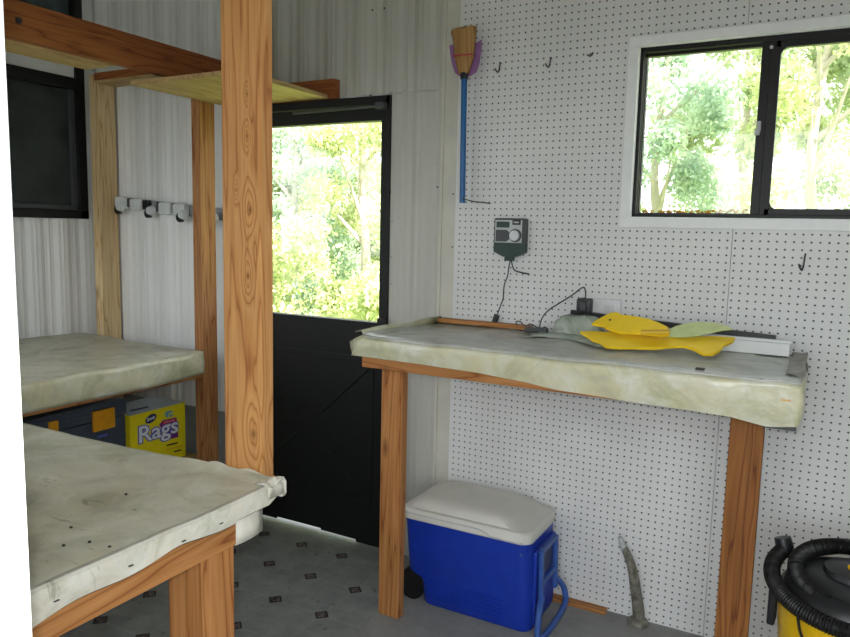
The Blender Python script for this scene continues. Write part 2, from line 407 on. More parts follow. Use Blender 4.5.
# left wall
LW_Y1, LW_Z0, LW_Z1, MIDZ = 2.603, 1.462, 2.72, 2.19
b = MB(); b.box((XL-.12, 1.22, 0), (XL-.004, YW+.1, LW_Z0)); b.box((XL-.12, .3, 0), (XL-.004, 1.22, .95)); b.box((XL-.12, .3, 2.1), (XL-.004, 1.22, HT)); b.box((XL-.12, 1.22, LW_Z0), (XL-.004, 1.3, HT)); b.box((XL-.12, .3, .95), (XL-.004, .45, 2.1)); b.box((XL-.12, LW_Y1, LW_Z0), (XL-.004, YW+.1, HT)); b.box((XL-.12, 1.3, LW_Z1), (XL-.004, LW_Y1, HT))
WL = struct('wall_left', b, M['siding'])
b = MB(); siding(b, 1.24, YW, 0, LW_Z0-.0, 'y'); siding(b, .42, 1.24, 0, .94, 'y'); siding(b, LW_Y1, YW, LW_Z0, HT, 'y'); siding(b, 1.24, 1.3, LW_Z0, HT, 'y'); siding(b, .42, 1.24, 2.11, HT, 'y')
struct('siding_panel', b, M['siding'], WL)
# left window: black frame over a dark screen, grey bar between lower and upper sash
b = MB(); xf = XL+.004
b.box((xf-.03, 1.3, LW_Z0), (xf+.03, LW_Y1, LW_Z0+.045), .004); b.box((xf-.03, LW_Y1-.05, LW_Z0), (xf+.03, LW_Y1, LW_Z1), .004)
b.box((xf-.03, 1.3, LW_Z0), (xf+.03, 1.35, LW_Z1), .004); b.box((xf-.03, 1.3, LW_Z1-.05), (xf+.03, LW_Y1, LW_Z1), .004); b.box((xf-.03, 1.3, MIDZ-.06), (xf+.03, LW_Y1-.04, MIDZ), .004)
W2 = struct('window_2', b, M['blackal'])
b = MB(); b.box((xf-.02, 1.35, LW_Z0+.045), (xf+.012, LW_Y1-.05, LW_Z0+.07), .003); b.box((xf-.02, LW_Y1-.075, LW_Z0+.07), (xf+.012, LW_Y1-.05, MIDZ-.06), .003)
struct('window_sash', b, M['dgrey'], W2)
struct('window_screen', MB().box((xf-.02, 1.35, LW_Z0+.04), (xf-.012, LW_Y1-.05, MIDZ-.05)), M['screen'], W2)
struct('window_bar', MB().box((xf-.03, 1.35, MIDZ), (xf+.015, LW_Y1-.05, MIDZ+.085), .003), M['siding'], W2)
struct('window_screen', MB().box((xf-.02, 1.35, MIDZ+.08), (xf-.012, LW_Y1-.05, LW_Z1-.05)), plain('bluish_dark_screen', (.06,.085,.09), .5, .3, var=.3, scale=9), W2)

# right wall, near wall with the doorway the photo is taken from, ceiling
struct('wall_right', MB().box((X1, .3, 0), (X1+.12, YW+.1, HT)), M['siding'])
JX = at(19.0, 318, 1, .40).x
b = MB(); b.box((XL-.12, .32, 0), (JX-.05, .40, .98)); b.box((XL-.12, .32, 2.02), (JX-.05, .40, HT)); b.box((XL-.12, .32, .98), (-3.4, .40, 2.02)); b.box((-1.8, .32, .98), (JX-.05, .40, 2.02)); b.box((.62, .32, 0), (X1+.12, .40, HT)); b.box((JX-.05, .32, 2.12), (.62, .40, HT))
WF = struct('wall_front', b, M['siding'])
b = MB(); b.box((-3.4, .31, .98), (-1.8, .41, 1.01), .003); b.box((-3.4, .31, 1.99), (-1.8, .41, 2.02), .003); b.box((-3.4, .31, .98), (-3.37, .41, 2.02), .003); b.box((-1.83, .31, .98), (-1.8, .41, 2.02), .003)
W3 = struct('added_window_3', b, M['blackal'])  # unseen window, added to bring daylight onto the left side
b = MB(); b.box((XL-.06, .45, .95), (XL+.02, 1.22, .98), .003); b.box((XL-.06, .45, 2.07), (XL+.02, 1.22, 2.10), .003); b.box((XL-.06, .45, .95), (XL+.02, .48, 2.10), .003); b.box((XL-.06, 1.19, .95), (XL+.02, 1.22, 2.10), .003)
W4 = struct('added_window_4', b, M['blackal'])  # second added opening, out of view, brightens the far-left siding
struct('window_pane', MB().box((XL-.03, .47, .97), (XL-.025, 1.20, 2.08)), M['glass'], W4)
struct('window_pane', MB().box((-3.38, .355, 1.0), (-1.82, .360, 2.0)), M['glass'], W3)
b = MB(); b.box((JX-.085, .27, 0), (JX, .40, 2.12), .004)
struct('trim_2', b, M['white'])
b = MB(); b.box((.60, .27, 0), (.69, .42, 2.12), .004); b.box((JX-.085, .27, 2.10), (.69, .42, 2.2), .004)
struct('trim_3', b, M['white'])
struct('ceiling', MB().box((XL-.2, .3, HT), (X1+.2, YW+.13, HT+.06)), M['ceil'])

# ------------------------------------------------------------------ back door (black, glass over cross-braced panel)
yd = YW-.006
b = MB(); b.box((DX0-.03, yd-.004, 0), (DX0+.025, yd+.06, DZ+.004), .003); b.box((DX1-.022, yd-.004, 0), (DX1+.004, yd+.06, DZ+.004), .003); b.box((DX0, yd-.004, DZ-.03), (DX1, yd+.06, DZ+.004), .003)
D1 = struct('door_1', b, M['black'])
gx0, gx1, gz0, gz1 = DX0+.09, -1.69, 1.035, 1.902
b = MB(); y0, y1 = yd+.002, yd+.045; dx0, dx1 = DX0+.027, DX1-.024
b.box((dx0, y0, gz0), (gx0, y1, DZ-.035), .002); b.box((gx1, y0, gz0), (dx1, y1, DZ-.035), .002); b.box((gx0, y0, gz1), (gx1, y1, DZ-.035), .002); b.box((dx0, y0, .027), (dx1, y1, gz0), .002); b.box((-1.80, y0+.004, .005), (dx1, y0+.012, .03)); b.box((dx0, y0+.004, .005), (-2.45, y0+.012, .03)); b.box((-2.0, y0+.004, .017), (-1.80, y0+.012, .03)); b.box((-2.45, y0+.004, .016), (-2.27, y0+.012, .03))
struct('door_slab', b, M['black'], D1)
b = MB()
for z in (.865, .20): b.box((dx0+.04, y0-.006, z-.014), (dx1-.04, y0+.004, z+.014), .003)
cxm, czm = (dx0+dx1)/2, .53
for sx in (-1, 1):
    for sz in (-1, 1):
        b.bar((cxm+sx*.055, y0-.002, czm+sz*.045), (cxm+sx*.36, y0-.002, czm+sz*.32), .010, .022, .002, up=(0,-1,0) if False else (0,0,1))
b.box((dx0+.04, y0-.006, .20), (dx0+.062, y0+.004, .865), .003); b.box((dx1-.062, y0-.006, .20), (dx1-.04, y0+.004, .865), .003)
struct('panel_brace', b, M['black'], D1)
struct('window_pane', MB().box((gx0, y0+.02, gz0), (gx1, y0+.024, gz1)), M['glass'], D1)
b = MB(); p, q = at(293, 113.5, 1, yd-.03), at(378, 106, 1, yd-.03); b.tube([p, q], .006, 12); b.box(q-Vector((.01,.012,.012)), q+Vector((.03,.03,.014)), .003)
struct('door_closer', b, M['dgrey'], D1, smooth=True)
b = MB(); p = at(383, 320.5, 1, yd-.012); b.box(p-Vector((.025,.01,.016)), p+Vector((.02,.012,.01)), .003)
struct('latch_bracket', b, M['blackal'], D1)
struct('door_sill', MB().box((DX0, yd+.05, -.04), (DX1, yd+.42, -.012)), M['lgrey'], D1)

# ------------------------------------------------------------------ window on the pegboard wall
b = MB(); t0, t1 = YW-.012, YW+.004
b.box((WX0-.037, t0, WZ1), (WX1+.037, t1, WZ1+.034), .002); b.box((WX0-.037, t0, WZ0-.036), (WX1+.037, t1, WZ0), .002); b.box((WX0-.037, t0, WZ0), (WX0, t1, WZ1), .002); b.box((WX1, t0, WZ0), (WX1+.037, t1, WZ1), .002)
b.box((WX0-.004, YW, WZ0-.004), (WX0+.002, YB+.04, WZ1+.004)); b.box((WX0, YW, WZ1-.002), (WX1, YB+.04, WZ1+.004)); b.box((WX0, YW, WZ0-.004), (WX1, YB+.04, WZ0+.002))
W1 = struct('window_1', b, M['white'])
fy0, fy1 = YW+.008, YW+.06
b = MB(); b.box((WX0, fy0, WZ1-.020), (WX1, fy1, WZ1), .002); b.box((WX0, fy0, WZ0), (WX1, fy1, WZ0+.014), .002); b.box((WX0, fy0, WZ0), (WX0+.014, fy1, WZ1), .002); b.box((WX1-.018, fy0, WZ0), (WX1, fy1, WZ1), .002)
struct('window_frame', b, M['blackal'], W1)
b = MB(); b.box((WX0+.018, fy0+.022, WZ0+.012), (WX0+.022, fy1-.006, WZ1-.020)); b.box((-.232, fy0+.01, WZ0+.012), (-.200, fy1-.004, WZ1-.018), .002); b.box((WX0+.016, fy0+.022, WZ1-.030), (-.21, fy1-.006, WZ1-.018)); b.box((WX0+.018, fy0+.022, WZ0+.012), (-.21, fy1-.006, WZ0+.018))
s1 = struct('window_sash', b, M['blackal'], W1)
struct('window_pane', MB().box((WX0+.02, fy0+.034, WZ0+.014), (-.215, fy0+.037, WZ1-.022)), M['glass'], s1)
b = MB(); b.box((-.205, fy0+.004, WZ0+.012), (-.174, fy0+.026, WZ1-.018), .002); b.box((WX1-.045, fy0+.004, WZ0+.012), (WX1-.016, fy0+.026, WZ1-.026), .002); b.box((-.19, fy0+.004, WZ1-.042), (WX1-.02, fy0+.026, WZ1-.018), .002); b.box((-.19, fy0+.004, WZ0+.012), (WX1-.02, fy0+.026, WZ0+.034), .002)
for (cx, cz, ex, ez) in ((-.174, WZ0+.034, 1, 1), (-.174, WZ1-.042, 1, -1)):
    r = .018; b.prism([(cx, fy0+.006, cz), (cx+ex*r, fy0+.006, cz), (cx+ex*r*.35, fy0+.006, cz+ez*r*.35), (cx, fy0+.006, cz+ez*r)], (0, .018, 0))
s2 = struct('window_sash', b, M['blackal'], W1)
struct('window_pane', MB().box((-.18, fy0+.013, WZ0+.03), (WX1-.03, fy0+.016, WZ1-.036)), M['glass'], s2)
b = MB(); p = at(759, 126, 1, fy0-.004); b.box(p-Vector((.006,.006,.018)), p+Vector((.006,.014,.016)), .003); b.box(p+Vector((-.012,-.01,-.03)), p+Vector((.004,.004,-.008)), .003)
struct('window_latch', b, M['lgrey'], W1)
p = at(771.5, 47, 1, fy0-.001); struct('screw', MB().disc(p+Vector((0,.004,0)), .0055, (0,-1,0), .005, 12), M['steel'], W1)
b = MB(); random.seed(3)
for i in range(110):
    x = random.uniform(WX0+.03, -.24); k = 1.0 if x > -.34 else .55
    c = Vector((x, fy0+.055+random.uniform(-.006,.01), WZ0+.02+random.uniform(0,.012)*k)); s = random.uniform(.004,.011)
    a = Vector((random.uniform(-1,1), random.uniform(-.4,.4), random.uniform(-.4,.4))).normalized()*s; d = Vector((random.uniform(-.5,.5), random.uniform(-.5,.5), 1)).normalized()*s*.5
    b.prism([c-a, c-d, c+a, c+d], (0, .0006, 0))
tag(b.build('leaf_litter', M['litter']), 'dry orange leaf litter caught along the window sill outside the glass', 'leaves', kind='stuff')

# ------------------------------------------------------------------ right workbench
bt = thing('workbench', 'tall workbench with orange wooden legs and cloudy plastic cover against the pegboard wall', 'workbench', (-.75, 2.4, 0))
apal = OR
for x0, x1, pal, sd in ((-1.377, -1.288, OR, 1.3), (-.1995, -.110, OR, 4.4)):
    MB().box((x0, 2.209, 0), (x1, 2.247, .95), .003).build('leg', wd(DK if x0 > -1 else OR, 2, sd, .8), bt)  # right leg takes the fir with shade put into its colour
for x0, x1 in ((-1.370, -1.281), (-.1995, -.110)):
    pass
MB().box((-1.437, 2.168, .948), (-.06, 2.206, 1.03), .003).build('apron', wd(OR, 0, 2.2), bt)
MB().box((-1.437, 2.640, .96), (-.06, 2.676, 1.05), .002).build('ledger', wd(OR, 0, 3.2), bt)
for x in (-1.437, -.80, -.10): MB().box((x, 2.206, .96), (x+.038, 2.640, 1.03)).build('joist', wd(OR, 1, x), bt)
MB().box((-1.435, 2.165, 1.03), (-.035, 2.676, 1.052), .002).build('tabletop', wd(YL, 0, .7), bt)
MB().box((-.115, 2.170, .925), (-.030, 2.206, .945), .002).build('corner_block', M['dgrey'], bt)
# plastic cover: a sheet over the top with a hanging front
def wob(x, y, z, s, a): return noise.noise(Vector((x*s, y*s, z*s)))*a
zb = [(-1.47, .992), (-1.2, .989), (-.975, .984), (-.80, .972), (-.70, .962), (-.5, .955), (-.2, .949), (-.1, .934), (-.028, .945)]
def cover_path(x):
    pts = []
    e = max(0, 1-(x+1.47)/.10); le = max(0, min(1, e))          # left end lifts
    re = max(0, min(1, (x+.10)/.075))
    yb = 2.655
    for i in range(15):
        t = i/14; y = yb + (2.166-yb)*t
        z = 1.066 + wob(x, y, 0, 5, .006) + wob(x, y, 3, 18, .003) + le*.018*(1-t*.7) - .012*re*(1-abs(2*t-1)) 
        pts.append(Vector((x + le*(.075*(1-t)+.045*t), y, z)))
    z0 = pts[-1].z; zl = lerp_tab(zb, x)
    pts.append(Vector((x+le*.045, 2.156, z0-.003))); pts.append(Vector((x+le*.045, 2.1515, z0-.009)))
    for i in range(1, 9):
        t = i/8; z = (z0-.009) + (zl-z0+.009)*t
        y = 2.150 + wob(x, 0, z, 14, .005) + wob(x, 1, z, 5, .006) + .004*math.sin(PI*t)*-1
        xx = x + le*.045*(1-t) + re*.008*math.sin(PI*t)
        pts.append(Vector((xx, y, z)))
    pts.append(pts[-1] + Vector((0, .012, .001)))
    return pts
xs = [-1.47+1.445*i/110 for i in range(111)]
rows = [cover_path(x) for x in xs]
top = [r[:17] for r in rows]; fr = [r[16:] for r in rows]
o = MB().grid(top).build('cover_sheet', M['sheett'], bt, smooth=True, label='dusty grey plastic covering on top')
md = o.modifiers.new('s', 'SOLIDIFY'); md.thickness = .0015
o = MB().grid(fr).build('cover_skirt', M['sheetf'], bt, smooth=True, label='cloudy yellowed plastic hanging down the front')
md = o.modifiers.new('s', 'SOLIDIFY'); md.thickness = .0015
# folded left end flap and right end fold
a = rows[0]
T, Bm, P = Vector((-1.418, 2.151, 1.070)), Vector((-1.466, 2.150, .993)), Vector((-1.494, 2.175, 1.034))
b = MB(); b.grid([[T, (T+P)/2+Vector((0,-.004,.002)), P], [(T+Bm)/2, (T+Bm+P)/3+Vector((0,-.006,0)), (P+Bm)/2+Vector((-.002,0,0))], [Bm, Bm+Vector((-.002,.004,0)), Bm+Vector((-.004,.008,0))]])
b.grid([[P, P+Vector((.01,.05,-.015)), P+Vector((.03,.2,-.02))], [(P+Bm)/2, Bm+Vector((-.004,.06,.015)), Bm+Vector((.01,.2,.01))], [Bm, Bm+Vector((.0,.06,0)), Bm+Vector((.01,.2,0))]])
b.grid([[Vector((-1.425+.06*t, 2.16+.48*t, 1.064)) for t in (0,.25,.5,.75,1)], [Vector((-1.44+.08*t, 2.165+.47*t, 1.082+.012*math.sin(9*t)*.5+.012*t)) for t in (0,.25,.5,.75,1)], [Vector((-1.47+.10*t, 2.17+.46*t, 1.072+.01*t)) for t in (0,.25,.5,.75,1)]])
o = b.build('cover_flap', M['sheetf'], bt, smooth=True); md = o.modifiers.new('s', 'SOLIDIFY'); md.thickness = .0015
b = MB(); b.grid([[Vector((-.027+.012*math.sin(PI*j/4), 2.150+j*.12, 1.062-.03*0)) for j in range(5)], [Vector((-.020+.004*math.sin(7*j), 2.152+j*.12, 1.01)) for j in range(5)], [Vector((-.024, 2.153+j*.118, .947+.004*j)) for j in range(5)]])
o = b.build('cover_flap', M['sheetf'], bt, smooth=True); md = o.modifiers.new('s', 'SOLIDIFY'); md.thickness = .0015
b = MB(); b.box(at(783, 399, 1, 2.141)-Vector((.003,.0,.0015)), at(790, 402, 1, 2.141)+Vector((.002,.003,.0015)), .001).build('stain', M['orange'], bt, label='small orange rust mark')
rows = [[Vector((-.068+.046*j/6, 2.21+.42*i/10, 1.0735+.003*math.sin(i*1.3+j)+.0016*j*abs(math.sin(i*2.1)))) for j in range(7)] for i in range(11)]
o = MB().grid(rows).build('cover_flap', sheet_mat('dark_plastic_fold', (.30,.29,.26), (.22,.21,.18), (.13,.12,.10), 20, False, .4), bt, smooth=True, label='darker folded plastic at the right end'); md = o.modifiers.new('s', 'SOLIDIFY'); md.thickness = .001
# loose wood strip on the bench by the wall
p, q = at(432, 325.5, 1, 2.63), at(531, 336, 1, 2.63)
tag(MB().box((p.x, 2.612, 1.072), (q.x, 2.650, 1.0885), .002).build('wood_strip', wd(OR, 0, 5.5), loc=(p.x, 2.63, 1.072)), 'thin orange wood strip lying along the wall on the tall workbench', 'wood strip')

# ------------------------------------------------------------------ things on the right workbench
p, q = Vector((-.818, 2.648, 1.150)), Vector((-.120, 2.648, 1.115))
tag(MB().bar(p, q, .020, .019, .002).build('black_bar', M['bplast'], loc=p), 'long flat black bar lying along the pegboard behind the yellow bird pieces', 'bar')
bx = thing('gutter_channel', 'white plastic channel lying at the right end of the tall workbench', 'channel', (-.3, 2.60, 1.070))
MB().box((-.52, 2.575, 1.070), (-.078, 2.635, 1.103), .003).build('channel_body', M['ink_w'], bx)
b = MB(); b.box((-.52, 2.571, 1.069), (-.074, 2.576, 1.109), .001); b.box((-.52, 2.630, 1.100), (-.070, 2.640, 1.113), .002)
b.build('channel_lip', M['white'], bx)

def ray_plane(px, py, p0, n):
    d = (px-425)/FPX*RR - (py-318.5)/FPX*UU + _f; n = Vector(n); return CAM + d*((Vector(p0)-CAM).dot(n)/d.dot(n))
# lower bird piece lies on the cover, upper piece leans over it
def piece(pxs, p0, n, th): return [ray_plane(x, y, p0, n) for x, y in pxs], Vector(n).normalized()*th
lowp = [(580,333.5),(592,333),(604,334),(620,333),(640,334.5),(655,337),(668,337.5),(690,339),(712,338),(735,339.5),(733,343),(724,347),(720,352),(713,356),(703,356),(694,351),(684,348),(670,348.5),(655,350),(635,349.5),(618,349.5),(606,348.5),(600,344),(593,342),(588,338.5)]
nl = (0.02, -.30, 1)
pl, dl = piece(lowp, (-.5, 2.36, 1.081), nl, .008)
zmin = min(v.z for v in pl)
g1 = MB().prism(pl, dl).build('bird_cutout', M['yellow'], loc=pl[0])
tag(g1, 'yellow wooden bird cutout lying lowest, long with a flared tail', 'ornament')
up = [(592,325.5),(598,321),(605,317.5),(611,314.5),(617,314),(622,316.5),(634,318),(648,320.5),(660,325),(668,329),(669,336),(660,337),(645,335.5),(630,334.5),(618,333.5),(606,329.5),(604,327.5)]
nu = (0.0, -.52, 1)
pu, du = piece(up, (-.6, 2.40, 1.113), nu, .008)
w2 = thing('bird_ornament', 'yellow bird head and body with eye hole and pale green wing, uppermost cutout', 'ornament', pu[0])
MB().prism(pu, du).build('bird_body', M['yellow'], w2)
e = ray_plane(610, 320.3, (-.6, 2.40, 1.121), nu); MB().disc(e, .004, nu, .003, 12).build('eye_hole', M['dirt'], w2)
wg = [(667,331),(676,326.5),(688,323.5),(702,322.5),(716,323.5),(727,326.5),(733,330),(722,331),(708,334),(694,337),(680,337.5),(668,337)]
pw, dw = piece(wg, (-.6, 2.42, 1.108), (0, -.62, 1), .0025)
MB().prism(pw, dw).build('wing', M['pgreen'], w2)
b = MB(); a0 = ray_plane(641, 332, (-.6, 2.40, 1.123), nu); a1 = ray_plane(670, 332, (-.6, 2.40, 1.123), nu)
b.bar(a0, a1, .05, .012, .003); b.disc(ray_plane(657, 331.5, (-.6, 2.40, 1.129), nu), .006, nu, .004, 12)
b.build('wing_block', M['dyel'], w2)

# cloudy bag bundle
def blob(name, px0, px1, ybase, ztop, label):
    x0, x1 = px0, px1; cx = (x0+x1)/2; rows = []
    for i in range(13):
        t = i/12; z = 1.071 + (ztop-1.071)*t
        k = (1 - (t**5)*.55) * (.94+.06*math.cos(5*t)); 
        rows.append([Vector((cx+(x1-x0)/2*k*math.copysign(abs(math.cos(a))**.6, math.cos(a))*(1+wob(a*3, t*4, 1, 1, .12)), 2.585+.045*k*math.copysign(abs(math.sin(a))**.7, math.sin(a)), z + (wob(math.cos(a)*2, math.sin(a)*2, t*3, 1, .012) if 0 < i else 0))) for a in [2*PI*j/36 for j in range(36)]])
    return MB().grid(rows, True, True).build(name, M['blob'], loc=(cx, 2.585, 1.071), smooth=True)
tag(blob('plastic_bag', -.868, -.672, 2.58, 1.146, ''), 'cloudy grey plastic bag bundled on the tall workbench left of the yellow birds', 'bag')
b = MB(); rows = []
for i in range(15):
    t = i/14; rows.append([Vector((-.92+.38*t, 2.52+.05*math.sin(6*t)-.10*s+.02, 1.0705+.012*math.sin(PI*s)*abs(math.sin(4*t))+wob(t*6, s*4, 0, 1, .006)+.003)) for s in [j/6 for j in range(7)]])
o = b.grid(rows).build('plastic_scrap', M['blob'], loc=(-.75, 2.48, 1.07), smooth=True); md = o.modifiers.new('s', 'SOLIDIFY'); md.thickness = .001
tag(o, 'limp cloudy plastic scrap lying flat in front of the bundled bag', 'plastic scrap')
# valve / splice box with curled cords
v = thing('splice_box', 'small dark splice box with curled wires on the tall workbench below the timer', 'splice box', at(533, 333, 1, 2.60))
p = Vector((-.93, 2.588, 1.080)); MB().box(p-Vector((.042,.018,.009)), p+Vector((.042,.018,.009)), .004).build('box_body', M['dgrey'], v)
MB().tube(sm([at(x, y, 1, 2.575) for x, y in ((518,326),(516,322),(520,321.5),(525,326),(530,324),(535,326),(540,329),(545,327),(547,331),(540,335),(532,336),(520,336))]), .0022, 8).build('wire', M['dsteel'], v, smooth=True)
MB().tube(sm([at(x, y, 1, 2.59) for x, y in ((512,329),(520,333),(528,330),(536,332),(545,335))]), .0018, 8).build('wire', M['grey'], v, smooth=True)
p = at(700, 370, 2, 1.069); tag(MB().box(p-Vector((.012,.008,0)), p+Vector((.012,.010,.006)), .002).build('dirt_clump', M['dirt'], loc=p), 'tiny black clump on the tall workbench top in front of the yellow birds', 'debris')

# ------------------------------------------------------------------ on the pegboard
# sprinkler timer
x0, x1, z0, z1 = -1.144, -1.012, 1.400, 1.497
t = thing('irrigation_timer', 'green and grey irrigation timer with round dial hung on the pegboard', 'timer', (-1.08, YW, 1.30))
yf = YW-.035
b = MB(); b.box((x0, yf, z0), (x1, YW-.001, z1), .006); b.build('timer_body', M['dgrey'], t, smooth=True)
b = MB(); b.prism([(x0+.001, yf+.002, z0+.001), (x0+.001, yf+.002, z0-.034), (x0+.042, yf+.002, z0-.052), (x1-.04, yf+.002, z0-.052), (x1-.001, yf+.002, z0-.034), (x1-.001, yf+.002, z0+.001)], (0, .03, 0)); b.build('wire_cover', M['dgreen'], t)
MB().box((x0+.006, yf-.0015, z0+.003), (x1-.014, yf+.001, z1-.007), .001).build('face_plate', M['lgrey'], t)
MB().box((x0+.012, yf-.003, z1-.036), (x0+.066, yf, z1-.013), .001).build('display', M['dgreen'], t)
b = MB(); b.prism([(x0+.010, yf-.001, z0+.007), (x0+.055, yf-.001, z0+.007), (x0+.068, yf-.001, z0+.018), (x0+.068, yf-.001, z0+.042), (x0+.055, yf-.001, z0+.052), (x0+.010, yf-.001, z0+.052)], (0, -.002, 0)); b.build('label_panel', M['dgrey'], t)
c = Vector((x1-.040, yf-.001, z0+.031)); 
MB().disc(c, .0255, (0,-1,0), .003, 32).build('dial_ring', M['dgrey'], t)
MB().disc(c+Vector((-.002,-.003,.0)), .0205, (0,-1,0), .009, 32, .019).build('dial', M['dial'], t, smooth=True)
q = MB().box((x1-.054, yf-.003, z1-.025), (x1-.020, yf, z1-.006), .001).build('badge', M['bplast'], t)
MB().box((x1-.048, yf-.0036, z1-.018), (x1-.027, yf-.0025, z1-.013)).build('badge_mark', M['lgrey'], q)
b = MB(); b.box((-1.098, yf+.005, z0-.068), (-1.062, yf+.028, z0-.050), .003); b.build('cable_clamp', M['dgreen'], t)
cc = MB().tube(sm([at(x, y, 1, YW-.014) for x, y in ((511,259),(509,266),(507.5,276),(504.5,284),(503.5,292),(503,299),(500,307),(497.5,314))]), .0026, 8).build('power_cord', M['dsteel'], t, smooth=True)
p = at(497, 317, 1, YW-.018); q = at(493.5, 325, 1, YW-.018)
b = MB(); b.bar(p+Vector((0,0,.01)), q, .016, .02, .003); b.tube([q, at(491, 329, 1, YW-.02)], .002, 6); b.tube([q, at(495, 329, 1, YW-.02)], .002, 6); b.build('cord_plug', M['bplast'], cc)
MB().tube(sm([at(x, y, 1, YW-.014) for x, y in ((511,259),(512.5,266),(515,270.5),(521,272.5),(529,274))]), .0026, 8).build('sensor_wire', M['dsteel'], t, smooth=True)

# outlet and power adapter
t = thing('wall_outlet', 'white wall outlet plate on the pegboard beside the black power adapter', 'outlet', (-.715, YW, 1.172))
MB().box((-.79, YW-.006, 1.128), (-.640, YW, 1.206), .003).build('cover_plate', plain('aged_white_plate', (.70,.70,.72), .5), t)
MB().box((-.70, YW-.0075, 1.150), (-.665, YW-.005, 1.182), .002).build('receptacle', plain('aged_receptacle', (.60,.60,.62), .5), t)
t = thing('power_adapter', 'black plug-in power adapter with its cord rising out of the top', 'adapter', (-.775, YW-.01, 1.15))
b = MB(); b.box((-.794, YW-.055, 1.150), (-.742, YW-.007, 1.206), .007); b.build('adapter_body', M['bplast'], t, smooth=True)
p = Vector((-.768, YW-.056, 1.178)); MB().box(p-Vector((.010,.001,.014)), p+Vector((.010,.001,.014)), .0004).build('rating_label', M['dgrey'], t)
MB().tube(sm([at(x, y, 1, YW-.035) for x, y in ((585.5,300),(585.5,292),(584,287.5),(580,289),(573,294.5),(566,299),(558,304),(550,309),(544,315),(541,321),(540,327),(543,331))]), .0024, 8).build('adapter_cord', M['bplast'], t, smooth=True)

# pegboard hooks
def hook(px, y0, y1, label):
    a = at(px+2, y0, 1, YW); c = at(px-1, y1, 1, YW)
    L_ = a.z-c.z; pts = sm([(a.x, YW+.004, a.z), (a.x, YW-.005, a.z-.001), (a.x-.001, YW-.008, a.z-.008), (a.x-.003, YW-.010, a.z-L_*.75), (a.x-.007, YW-.014, a.z-L_), (a.x-.013, YW-.018, a.z-L_*.8), (a.x-.016, YW-.019, a.z-L_*.62)])
    o = MB().tube(pts, .0028, 8).build('pegboard_hook', M['dsteel'], loc=(a.x, YW, a.z), smooth=True); tag(o, label, 'hook', 'bent wire hooks on the pegboard')
hook(499, 63, 73, 'empty dark wire hook nearest the broom head on the upper pegboard')
hook(549.5, 58, 68, 'empty dark wire hook midway between broom and window')
hook(803.5, 254, 270, 'small dark wire hook under the window at far right')
hook(591, 53, 57, 'stub of a dark wire hook high up just left of the window')
a = at(463, 199, 1, YW-.06); c = at(490, 203.5, 1, YW)
o = MB().tube(sm([(c.x, YW+.004, c.z), (c.x, YW-.008, c.z), at(484, 202.5, 1, YW-.03), at(474, 201.5, 1, YW-.045), at(466, 199.5, 1, YW-.06), at(462, 198.5, 1, YW-.066)]), .0022, 8).build('pegboard_hook', M['dsteel'], loc=c, smooth=True)
tag(o, 'long bent wire hook holding the bottom end of the blue broom pole', 'hook', 'bent wire hooks on the pegboard')

# broom hung head up with purple dustpan
yb = YW-.05
bt_, tp = at(462.3, 203, 1, yb), at(464.3, 76, 1, yb)
t = thing('broom', 'upside-down straw whisk broom on a blue pole hung at the left edge of the pegboard', 'broom', bt_)
MB().tube([bt_, bt_.lerp(tp, .5), tp], .0115, 14).build('pole', M['blupole'], t, smooth=True)
MB().tube([tp-Vector((0,0,.012)), tp+Vector((0,0,.012))], .016, 14).build('ferrule', M['bplast'], t, smooth=True)
rows = []; cl = [(463.8,74,5.2), (464,66,7.2), (464.2,58,9.2), (464.5,50,10.2), (464.5,40,11.0), (464,33,12.3), (463.8,29,12.6)]
for (cx, cy, hw) in cl:
    l, r = at(cx-hw, cy, 1, yb), at(cx+hw, cy, 1, yb); c = (l+r)/2; w = (r-l).length/2; n = 30; d = .012+.30*w
    rows.append([Vector((c.x+w*math.cos(2*PI*k/n), yb+d*math.sin(2*PI*k/n)*.75, c.z+(l.z-c.z)*0 + (0 if cy > 30 else (math.sin(k*7.3)*.004+.004*math.cos(2*PI*k/n))))) for k in range(n)])
bh = MB().grid(rows, True, True).build('broom_head', M['straw'], t, smooth=True)
b = MB()
for i in range(60):
    u = random.uniform(-1, 1); w0 = .030*u; w1 = .052*u; yy = yb-.014*math.sqrt(1-u*u)-.002
    zt = at(464, 29, 1, yb).z + random.uniform(-.006, .007); c0 = at(464, 60, 1, yb)
    b.tube([(c0.x+w0, yy, c0.z), (c0.x-.001+w1, yy, zt)], .0012, 4)
b.build('straw_bristles', M['straw'], bh)
c = at(464, 56, 1, yb); MB().box((c.x-.040, yb-.0225, c.z-.002), (c.x+.040, yb+.0225, c.z+.0015), .001).build('binding', M['ink_r'], bh, label='dark red stitched binding')
d = thing('dustpan', 'purple plastic dustpan clipped behind the straw broom head', 'dustpan', at(465, 76, 1, yb))
ol = [(449,45.5),(452.5,44.5),(455,55),(458,66),(461,70),(468,70),(472.5,65),(476,52),(477.5,42),(481.5,39.5),(481,50),(479,63),(476,72),(470,76),(460,76.5),(455,73),(451.5,62)]
MB().prism([at(x, y, 1, yb+.006) for x, y in ol], (0, .004, 0)).build('pan_rim', M['purple'], d)
ol2 = [(450,47),(454,60),(457,69),(461,74),(470,74),(475,68),(479,52),(480,42)]
MB().prism([at(x, y, 1, yb+.026) for x, y in ol2], (0, .003, 0)).build('pan_floor', M['purple'], d)

